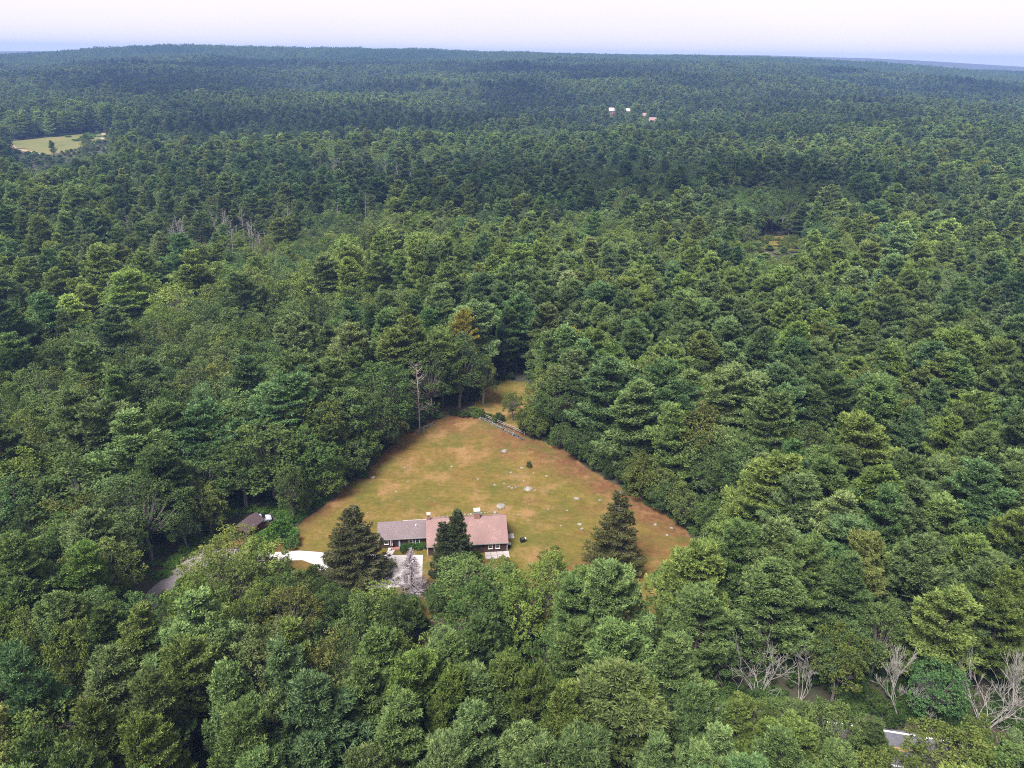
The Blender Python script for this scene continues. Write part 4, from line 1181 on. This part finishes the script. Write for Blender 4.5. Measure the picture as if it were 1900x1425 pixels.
# ------------------------------------------------------------------ stones
def rock_mesh(seed, name, sub=2, flat=.6):
    import bmesh
    r = random.Random(seed); bm = bmesh.new(); bmesh.ops.create_icosphere(bm, subdivisions=sub, radius=1)
    ph = [r.uniform(0, 6) for _ in range(6)]
    for v in bm.verts:
        c = v.co
        k = 1 + .18 * math.sin(2.3 * c.x + ph[0]) + .16 * math.sin(3.1 * c.y + ph[1]) + .13 * math.sin(4.2 * c.z + ph[2]) + .09 * math.sin(6 * c.x + 5 * c.y + ph[3]) + r.uniform(-.05, .05)
        v.co = Vector((c.x * k, c.y * k * .85, max(c.z, -.3) * k * flat))
    me = bpy.data.meshes.new(name); bm.to_mesh(me); bm.free(); me.materials.append(M_STONE)
    return me
ROCKM = [rock_mesh(i, 'rock', 2, f) for i, f in enumerate((.55, .7, .45, .6))]
ROCKS = [(3.97, 151.89, 1.0, .55), (-2.22, 144.23, 1.15, .22), (-3.33, 141.83, .5, .4), (.02, 159.17, .34, .2), (2.57, 161.57, .45, .15), (1.54, 157.19, .3, .15),
         (3.02, 155.24, .28, .2), (-.3, 152.73, .36, .22), (-1.55, 154.15, .26, .2), (1.17, 152.3, .28, .2), (.31, 152.04, .3, .12), (-3.63, 153.37, .32, .15),
         (5.54, 151.22, .26, .2), (8.32, 150.83, .24, .15), (14.42, 147.98, .62, .16), (19.74, 147.44, .3, .12), (14.6, 137.7, .5, .35), (14.91, 135.9, .42, .2),
         (33.49, 136.73, .4, .25), (16.61, 130, .24, .15), (-1.66, 170.47, .55, .14), (-1.78, 169.62, .75, .16), (5.34, 159.06, .25, .12), (8.33, 157.87, .38, .12),
         (-7.55, 155.95, .26, .14), (-25.01, 160.82, .34, .18), (-14.1, 161.64, .34, .14), (-23.56, 154.55, .26, .12), (-25.63, 149.96, .26, .12),
         (-31.69, 155.81, .55, .3), (8.16, 143.4, .22, .1), (12.22, 143.07, .26, .1), (1.75, 141.11, .24, .14), (24.02, 143.57, .36, .12), (30.43, 137.87, .4, .18),
         (32.24, 134.15, .34, .18), (10.6, 137.2, .2, .1), (-30.5, 141, .2, .1), (20, 140.5, .25, .1)]
RLAB = {0: 'largest pale boulder, humped, in the middle of the mown field', 1: 'wide flat pale ledge of rock in the lawn behind the house', 2: 'pale rock at the end of the stone edging behind the house',
        16: 'rounded pale rock in the grass on the spruce side of the field', 17: 'flat pale rock beside the rounded one near the spruce', 20: 'flat pale stone on the bare earth below the stone wall',
        21: 'broad flat pale stone on the bare earth below the stone wall', 29: 'grey rock at the field edge under the broadleaf trees'}
for i, (x_, y_, s_, hz) in enumerate(ROCKS):
    o = obj('rock', ROCKM[i % 4], None, (x_, y_, .012 + hz * .12), random.uniform(0, 6.28))
    o.scale = (s_, s_, hz / .6)
    tag(o, RLAB.get(i, 'small low pale rock breaking through the grass of the field'), 'rock', 'rocks scattered over the field')

def stone_run(name, pts, label, size, courses, sp, mat, wid=.35):
    r = random.Random(len(pts) * 7 + courses); mb = MB()
    base = rock_mesh(40 + courses, 'tmp', 1, .8)
    bv = [v.co.copy() for v in base.vertices]; bf = [tuple(p.vertices) for p in base.polygons]
    P = [Vector(p) for p in pts]
    for a, b in zip(P[:-1], P[1:]):
        L = (b - a).length; n = max(1, int(L / sp))
        nr = Vector((-(b - a).y, (b - a).x)).normalized()
        for c in range(courses):
            for i in range(n):
                for k in ((-1, 1) if courses > 1 else (0,)):
                    q = a + (b - a) * ((i + r.uniform(.1, .9)) / n) + nr * (k * wid * .6 + r.uniform(-.1, .1)) * (1 - .25 * c)
                    s = size * r.uniform(.65, 1.3); M = Matrix.Rotation(r.uniform(0, 6.28), 3, 'Z')
                    mb.add([(M @ v) * s + Vector((q.x, q.y, c * size * 1.05 + s * .2)) for v in bv], bf)
    root = empty(name, (P[0].x, P[0].y, 0)); tag(root, label, 'stone wall' if courses > 1 else 'stone edging')
    for vtx in range(len(mb.v)): mb.v[vtx] = (mb.v[vtx][0] - P[0].x, mb.v[vtx][1] - P[0].y, mb.v[vtx][2])
    o = mb.build('stones', mat, root); o['kind'] = 'stuff'
    bpy.data.meshes.remove(base)
stone_run('stone_wall', [(-11.0, 190.8), (-6.35, 186.5), (-2.7, 182.4), (.6, 178.8), (3.0, 176.2)], 'old dry stone wall between the field and the small back field', .29, 2, .5, M_WALLSTONE)
stone_run('stone_wall', [(-24.4, 179.0), (-22.4, 182.4), (-20.4, 185.2)], 'tumbled stone wall along the shaded top corner of the field', .30, 2, .6, M_WALLSTONE)
stone_run('stone_edging', [(-17.8, 139.0), (-12.2, 140.3), (-7.7, 141.0), (-4.2, 141.9)], 'row of pale stones edging the lawn behind the house', .26, 1, .5, M_STONE)
fence = empty('rail_fence', (-8.4, 190.0, 0)); tag(fence, 'low weathered rail fence behind the stone wall', 'fence')
fp = [Vector((-8.4, 190.0)), Vector((-5.2, 187.0)), Vector((-2.0, 184.0)), Vector((.9, 181.2)), Vector((3.4, 178.6))]
for p in fp: q = p - fp[0]; MB().box(q.x - .07, q.x + .07, q.y - .07, q.y + .07, 0, 1.15).build('post', M_SNAG, fence)
for a_, b_ in zip(fp[:-1], fp[1:]):
    for zz in (.5, .95): MB().tube([(*(a_ - fp[0]), zz), (*(b_ - fp[0]), zz + .05)], .05, 5).build('rail', M_SNAG, fence)
lg = MB(); lg.tube([(0, 0, .25), (2.6, -.5, .42), (5.2, -1.1, .3)], [.24, .2, .14], 7)
tag(lg.build('fallen_log', M_DEAD, None, (6.5, 216.5, 0), 0, True), 'pale fallen log lying past the small back field', 'log')

# ------------------------------------------------------------------ trees of the yard
SPR_A = make_spruce(71, 16.8, 6.2, .03, per_m=24, droop=.34, gap=.1, spread=.88)
SPR_B = make_spruce(72, 14.2, 4.7, .02, per_m=28, droop=.18, tops=((.4, 0, 1.0), (-2.2, -.3, .84)), spread=.95)
SPR_C = make_spruce(73, 17.5, 5.2, .04, per_m=26, gap=.30, droop=.14, spread=.80)
place(SPR_A, 'spruce_tree', (-28.6, 117.9, 0), 16.8, 6.9, .4, (1.75, 1.5, 1.25), 'broad dark spruce with drooping boughs between the gravel court and house wing', 'tree', trunk_name='trunk')
place(SPR_B, 'spruce_tree', (-10.4, 119.6, 0), 14.6, 4.7, 0, (1.05, 1.1, .9), 'dense dark twin-topped spruce right in front of the house', 'tree')
place(SPR_C, 'spruce_tree', (20.0, 122.6, 0), 17.2, 5.8, 1.1, (1.9, 1.6, 1.1), 'ragged sparse spruce standing alone on the lawn', 'tree')
LARCH = make_snag(81, 10.5, 3.0, .05, M_LARCH, 190, True, .05, 16)
place(LARCH, 'bare_tree', (-17.7, 114.2, 0), 10.3, 4.0, 0, None, 'leafless grey tree with fine twigs by the white gravel court', 'tree', crown_name='limbs')
SNAG = make_snag(82, 18.5, 4.4, .12, M_SNAG, 56, False, .55, 3)
place(SNAG, 'dead_tree', (-24.0, 181.6, 0), 18.0, 3.6, 2.0, None, 'tall bare dead pine at the top corner of the field', 'tree', crown_name='limbs')

def make_shrub(seed, H, R, tint_mat=None, per=120, clumps=26, leaf=.16):
    return make_oak(seed, H, R, .02, clumps, per, leaf)
SHR = [make_shrub(91, 2.0, 1.5), make_shrub(92, 1.6, 1.6), make_shrub(93, 2.4, 1.3)]
def shrub(x_, y_, h_, R_, t, label, cat='shrub', k=0):
    return place(SHR[k], 'shrub', (x_, y_, 0), h_, R_, random.uniform(0, 6), TINTS[t] if isinstance(t, str) else t, label, cat, crown_name='foliage', trunk_name='stem')
shrub(-6.4, 123.6, 2.3, 1.5, (.9, 1.1, .8), 'round green shrub at the front wall beside the twin-topped spruce')
shrub(-46.2, 130.2, 4.6, 3.0, (.75, 1.05, .7), 'vine-covered green mound between the shed and the field', k=1)
shrub(-43.6, 129.2, 2.8, 2.2, (.75, 1.0, .7), 'low leafy bush at the end of the gravel court', k=2)
shrub(4.3, 161.9, 1.5, .75, 'd', 'tiny dark evergreen growing alone on the open field', k=2)
shrub(-.6, 122.2, 2.0, 2.0, (1.5, 1.15, .9), 'olive-brown bush below the house corner', k=1)
shrub(28.0, 116.6, 4.2, 1.9, (.75, 1.2, .9), 'bright green bushy sapling at the lower corner of the field', k=2)
for i, (u_, v_) in enumerate(((-4.6, 2.55), (-3.3, 2.6), (-2.1, 2.6), (-.9, 2.55))):
    p = on_house(u_, v_); shrub(p[0], p[1], 1.25, .95, (.55, .85, .6), 'dark clipped evergreen bush in the row under the wing windows', k=i % 3)['group'] = 'bushes under the wing windows'
p = on_house(-4.9, 1.6); shrub(p[0], p[1], 1.35, .8, (.5, .75, .55), 'dark rounded evergreen bush beside the walkway', k=0)

BARE = [make_bare(101, 11, .60, 4, 4, M_DEAD, .065, .011), make_bare(102, 11, .55, 3, 4, M_DEAD, .075, .011), make_bare(103, 11, .75, 9, 3, M_DEAD, .06, .012)]
for k, x_, y_, h_, lab in ((2, 38.3, 90.6, 10.5, 'wide many-stemmed bleached dead tree rising behind a dark round bush'), (0, 44.6, 90.2, 9.8, 'leaning bleached dead tree with long bare limbs near the road'),
                           (1, 58.2, 86.2, 11.2, 'slim bleached dead tree standing beside the road edge'), (0, 61.4, 85.6, 9.0, 'forked bleached dead tree behind the roadside bush'),
                           (2, 69.6, 84.8, 11.6, 'tall many-stemmed grey dead tree beside the road'), (1, 75.2, 85.0, 11.4, 'grey dead tree with curving limbs at the roadside')):
    place(BARE[k], 'dead_tree', (x_, y_, 0), h_, 4.6 * h_ / 11, random.uniform(0, 6.28), None, lab, 'tree', crown_name='limbs')
# standing dead trees out in the woods
M_GREYWOOD = surface('grey_dead_wood', (.19, .17, .16), (.33, .305, .29), 2, .9)
DS = [make_snag(111, 15, 2.0, .3, M_GREYWOOD, 30, False, .5, 2, 1.05), make_snag(112, 14, 2.4, .35, M_GREYWOOD, 34, False, .7, 2, 1.0), make_bare(113, 14, .4, 1, 4, M_GREYWOOD, .2, .03, upright=.9)]
rr_ = random.Random(12)
DEADAT = [(-84.5, 141.5), (-116, 200), (-178, 395), (-186, 372), (-205, 470), (-172, 352), (-160, 362), (-150, 345), (-138, 400), (-168, 415)]
DEADAT += [(rr_.uniform(-145, -45), rr_.uniform(522, 640)) for _ in range(52)] + [(rr_.uniform(-180, -108), rr_.uniform(338, 398)) for _ in range(34)]
DEADAT += [(rr_.uniform(-225, -175), rr_.uniform(430, 560)) for _ in range(10)] + [(-92, 405), (-70, 395), (-60, 400), (132, 432), (152, 436), (151, 470), (24, 232), (29, 228), (-62, 265), (-58, 268), (330, 770), (345, 800)]
DEADAT += [(rr_.uniform(-230, 10), rr_.uniform(330, 700)) for _ in range(30)]
for i, (x_, y_) in enumerate(DEADAT):
    h_ = rr_.uniform(13, 20); D_ = math.hypot(x_, y_)
    where = 'near the driveway woods' if D_ < 260 else 'in the swampy opening of the forest' if 515 < y_ < 645 and x_ < -40 else 'among the pines of the deep forest'
    place(DS[i % 3], 'dead_tree', (x_, y_, float(height(x_, y_))), h_, DS[i % 3].R, rr_.uniform(0, 6.28), None,
          ('pale dead conifer snag ' if i % 3 < 2 else 'pale forked dead tree ') + where, 'tree', 'standing dead trees in the forest', crown_name='limbs')

# undergrowth: weeds and saplings nobody could count
find_sources(SHR)
und = []
def in_poly(x_, y_, P): return poly_dist(x_, y_, P)
X, Y = scatter(55, 262, -38, 38, 3.1)
ok = (poly_dist(X, Y, FIELD) < .8) & (poly_dist(X, Y, FIELD2) < .8) & (poly_dist(X, Y, DRIVE) < -.8) & (poly_dist(X, Y, COURT) < -1.5) & (poly_dist(X, Y, TRACK) < -.3)
ry = np.interp(X, [p[0] for p in ROADLINE], [p[1] for p in ROADLINE]); ok &= np.abs(Y - ry) > 4.4
ok &= (np.hypot(X + 53.2, Y - 134.5) > 4.4) & (np.hypot(X + 51, Y - 138.5) > 3.2) & ~((poly_dist(X, Y, YARD) > 0) & (Y > 107.5))
ok &= (rng.random(len(X)) < .62) | ((X > -70) & (X < -44) & (Y > 108) & (Y < 143))
for x_, y_ in zip(X[ok], Y[ok]):
    weedy = -70 < x_ < -44 and 110 < y_ < 143
    h_ = rng.uniform(.5, 1.3) if weedy else rng.uniform(.7, 2.6)
    und.append((x_, y_, h_, rng.uniform(1.0, 1.9), int(rng.integers(3)), np.array((1.0, 1.3, .8) if weedy else (.62, .68, .55)) * math.exp(rng.normal(0, .2))))
for x_, y_ in zip(rng.uniform(122, 162, 150), rng.uniform(384, 434, 150)):
    if float(poly_dist(x_, y_, GLADE)) > -1: und.append((x_, y_, rng.uniform(.6, 2.6), rng.uniform(1.2, 2.6), int(rng.integers(3)), np.array((1.15, 1.0, .7)) * math.exp(rng.normal(0, .25))))
for x_, y_ in zip(rng.uniform(-555, -430, 260), rng.uniform(770, 960, 260)):
    if float(poly_dist(x_, y_, FARCLEAR)) > -1 and (x_ - -470) * .9 + (y_ - 860) > 8 and rng.random() < .8: und.append((x_, y_, rng.uniform(.8, 3), rng.uniform(2, 4.5), int(rng.integers(3)), np.array((.9, 1.2, .8)) * math.exp(rng.normal(0, .2))))
for x_, y_ in zip(rng.uniform(28, 84, 110), rng.uniform(80, 104, 110)):
    if abs(y_ - float(np.interp(x_, [p[0] for p in ROADLINE], [p[1] for p in ROADLINE]))) > 4.6: und.append((x_, y_, rng.uniform(1.2, 3.4), rng.uniform(1.4, 2.6), int(rng.integers(3)), np.array((.55, .66, .55)) * math.exp(rng.normal(0, .25))))
WEEDS = [(-57, 131), (-52, 142), (-45, 152), (-40, 147.5), (-45.5, 134), (-48.5, 128.5), (-52, 131)]
for x_, y_ in zip(rng.uniform(-60, -38, 700), rng.uniform(124, 153, 700)):
    if float(poly_dist(x_, y_, WEEDS)) > 0 and float(poly_dist(x_, y_, TRACK)) < -.6 and math.hypot(x_ + 53.6, y_ - 133.6) > 3.6 and math.hypot(x_ + 52, y_ - 137.2) > 2.9 and float(poly_dist(x_, y_, FIELD)) < .8:
        und.append((x_, y_, rng.uniform(.4, 1.3), rng.uniform(.8, 1.6), int(rng.integers(3)), np.array((.85, 1.15, .75)) * math.exp(rng.normal(0, .22))))
forest_mass('undergrowth', 'low weeds, ferns and saplings under the trees', und, SHR)

# ------------------------------------------------------------------ far houses
def far_house(x_, y_, rz, L, Wd, eave, ridge, wm, rm, label):
    z = float(height(x_, y_))
    r = empty('house', (x_, y_, z), rz); tag(r, label, 'house', 'houses in the far forest')
    MB().prism([(-Wd / 2, -3), (Wd / 2, -3), (Wd / 2, eave), (0, ridge - .15), (-Wd / 2, eave)], -L / 2, L / 2).build('wall', wm, r)
    MB().prism([(-Wd / 2 - .5, eave - .3), (0, ridge), (Wd / 2 + .5, eave - .3), (Wd / 2 + .5, eave - .05), (0, ridge + .28), (-Wd / 2 - .5, eave - .05)], -L / 2 - .5, L / 2 + .5).build('roof', rm, r)
    for k in range(3):
        u = -L / 2 + L * (k + .5) / 3
        w = MB().box(u - .8, u + .8, -Wd / 2 - .1, -Wd / 2 - .01, eave * .3, eave * .8).build('window', M_WHITE, r)
        MB().box(u - .65, u + .65, -Wd / 2 - .14, -Wd / 2 - .105, eave * .36, eave * .74).build('pane', M_GLASS, w)
for a_ in ((158.2, 1338, .1, 12, 9, 6.5, 11, M_FARRED, M_ROOF_W, 'red far-off house with a bright white roof among the trees'),
           (183.3, 1334, .5, 13, 9, 6, 10, M_FARRED, M_ROOF_W, 'red far-off barn with pale roof half hidden by trees'),
           (199.5, 1276, -.3, 10, 8, 5, 8.5, M_CREAM, M_FARPINK, 'cream far-off house with pink-grey roof among the trees'),
           (200.5, 1192, .15, 11, 8, 4.5, 8, M_WHITE, M_FARPINK, 'white far-off house with a pink roof, lowest of the far cluster')):
    far_house(*a_)

# ------------------------------------------------------------------ haze
zmin = float(gz.min()) - 1.5
HB = 8000.
hz = MB().box(-HB, HB, -HB, HB, zmin, float(gz.max()) + 27.)
hm = bpy.data.materials.new('haze_air'); hm.use_nodes = True
hn = hm.node_tree.nodes; hn.clear()
ho = hn.new('ShaderNodeOutputMaterial'); hv = hn.new('ShaderNodeVolumePrincipled')
hv.inputs['Color'].default_value = (.24, .40, .84, 1)
hv.inputs['Density'].default_value = 1.35e-4
hv.inputs['Anisotropy'].default_value = 0.0
hm.node_tree.links.new(hv.outputs[0], ho.inputs['Volume'])
haze = hz.build('haze', hm)
tag(haze, kind='stuff')
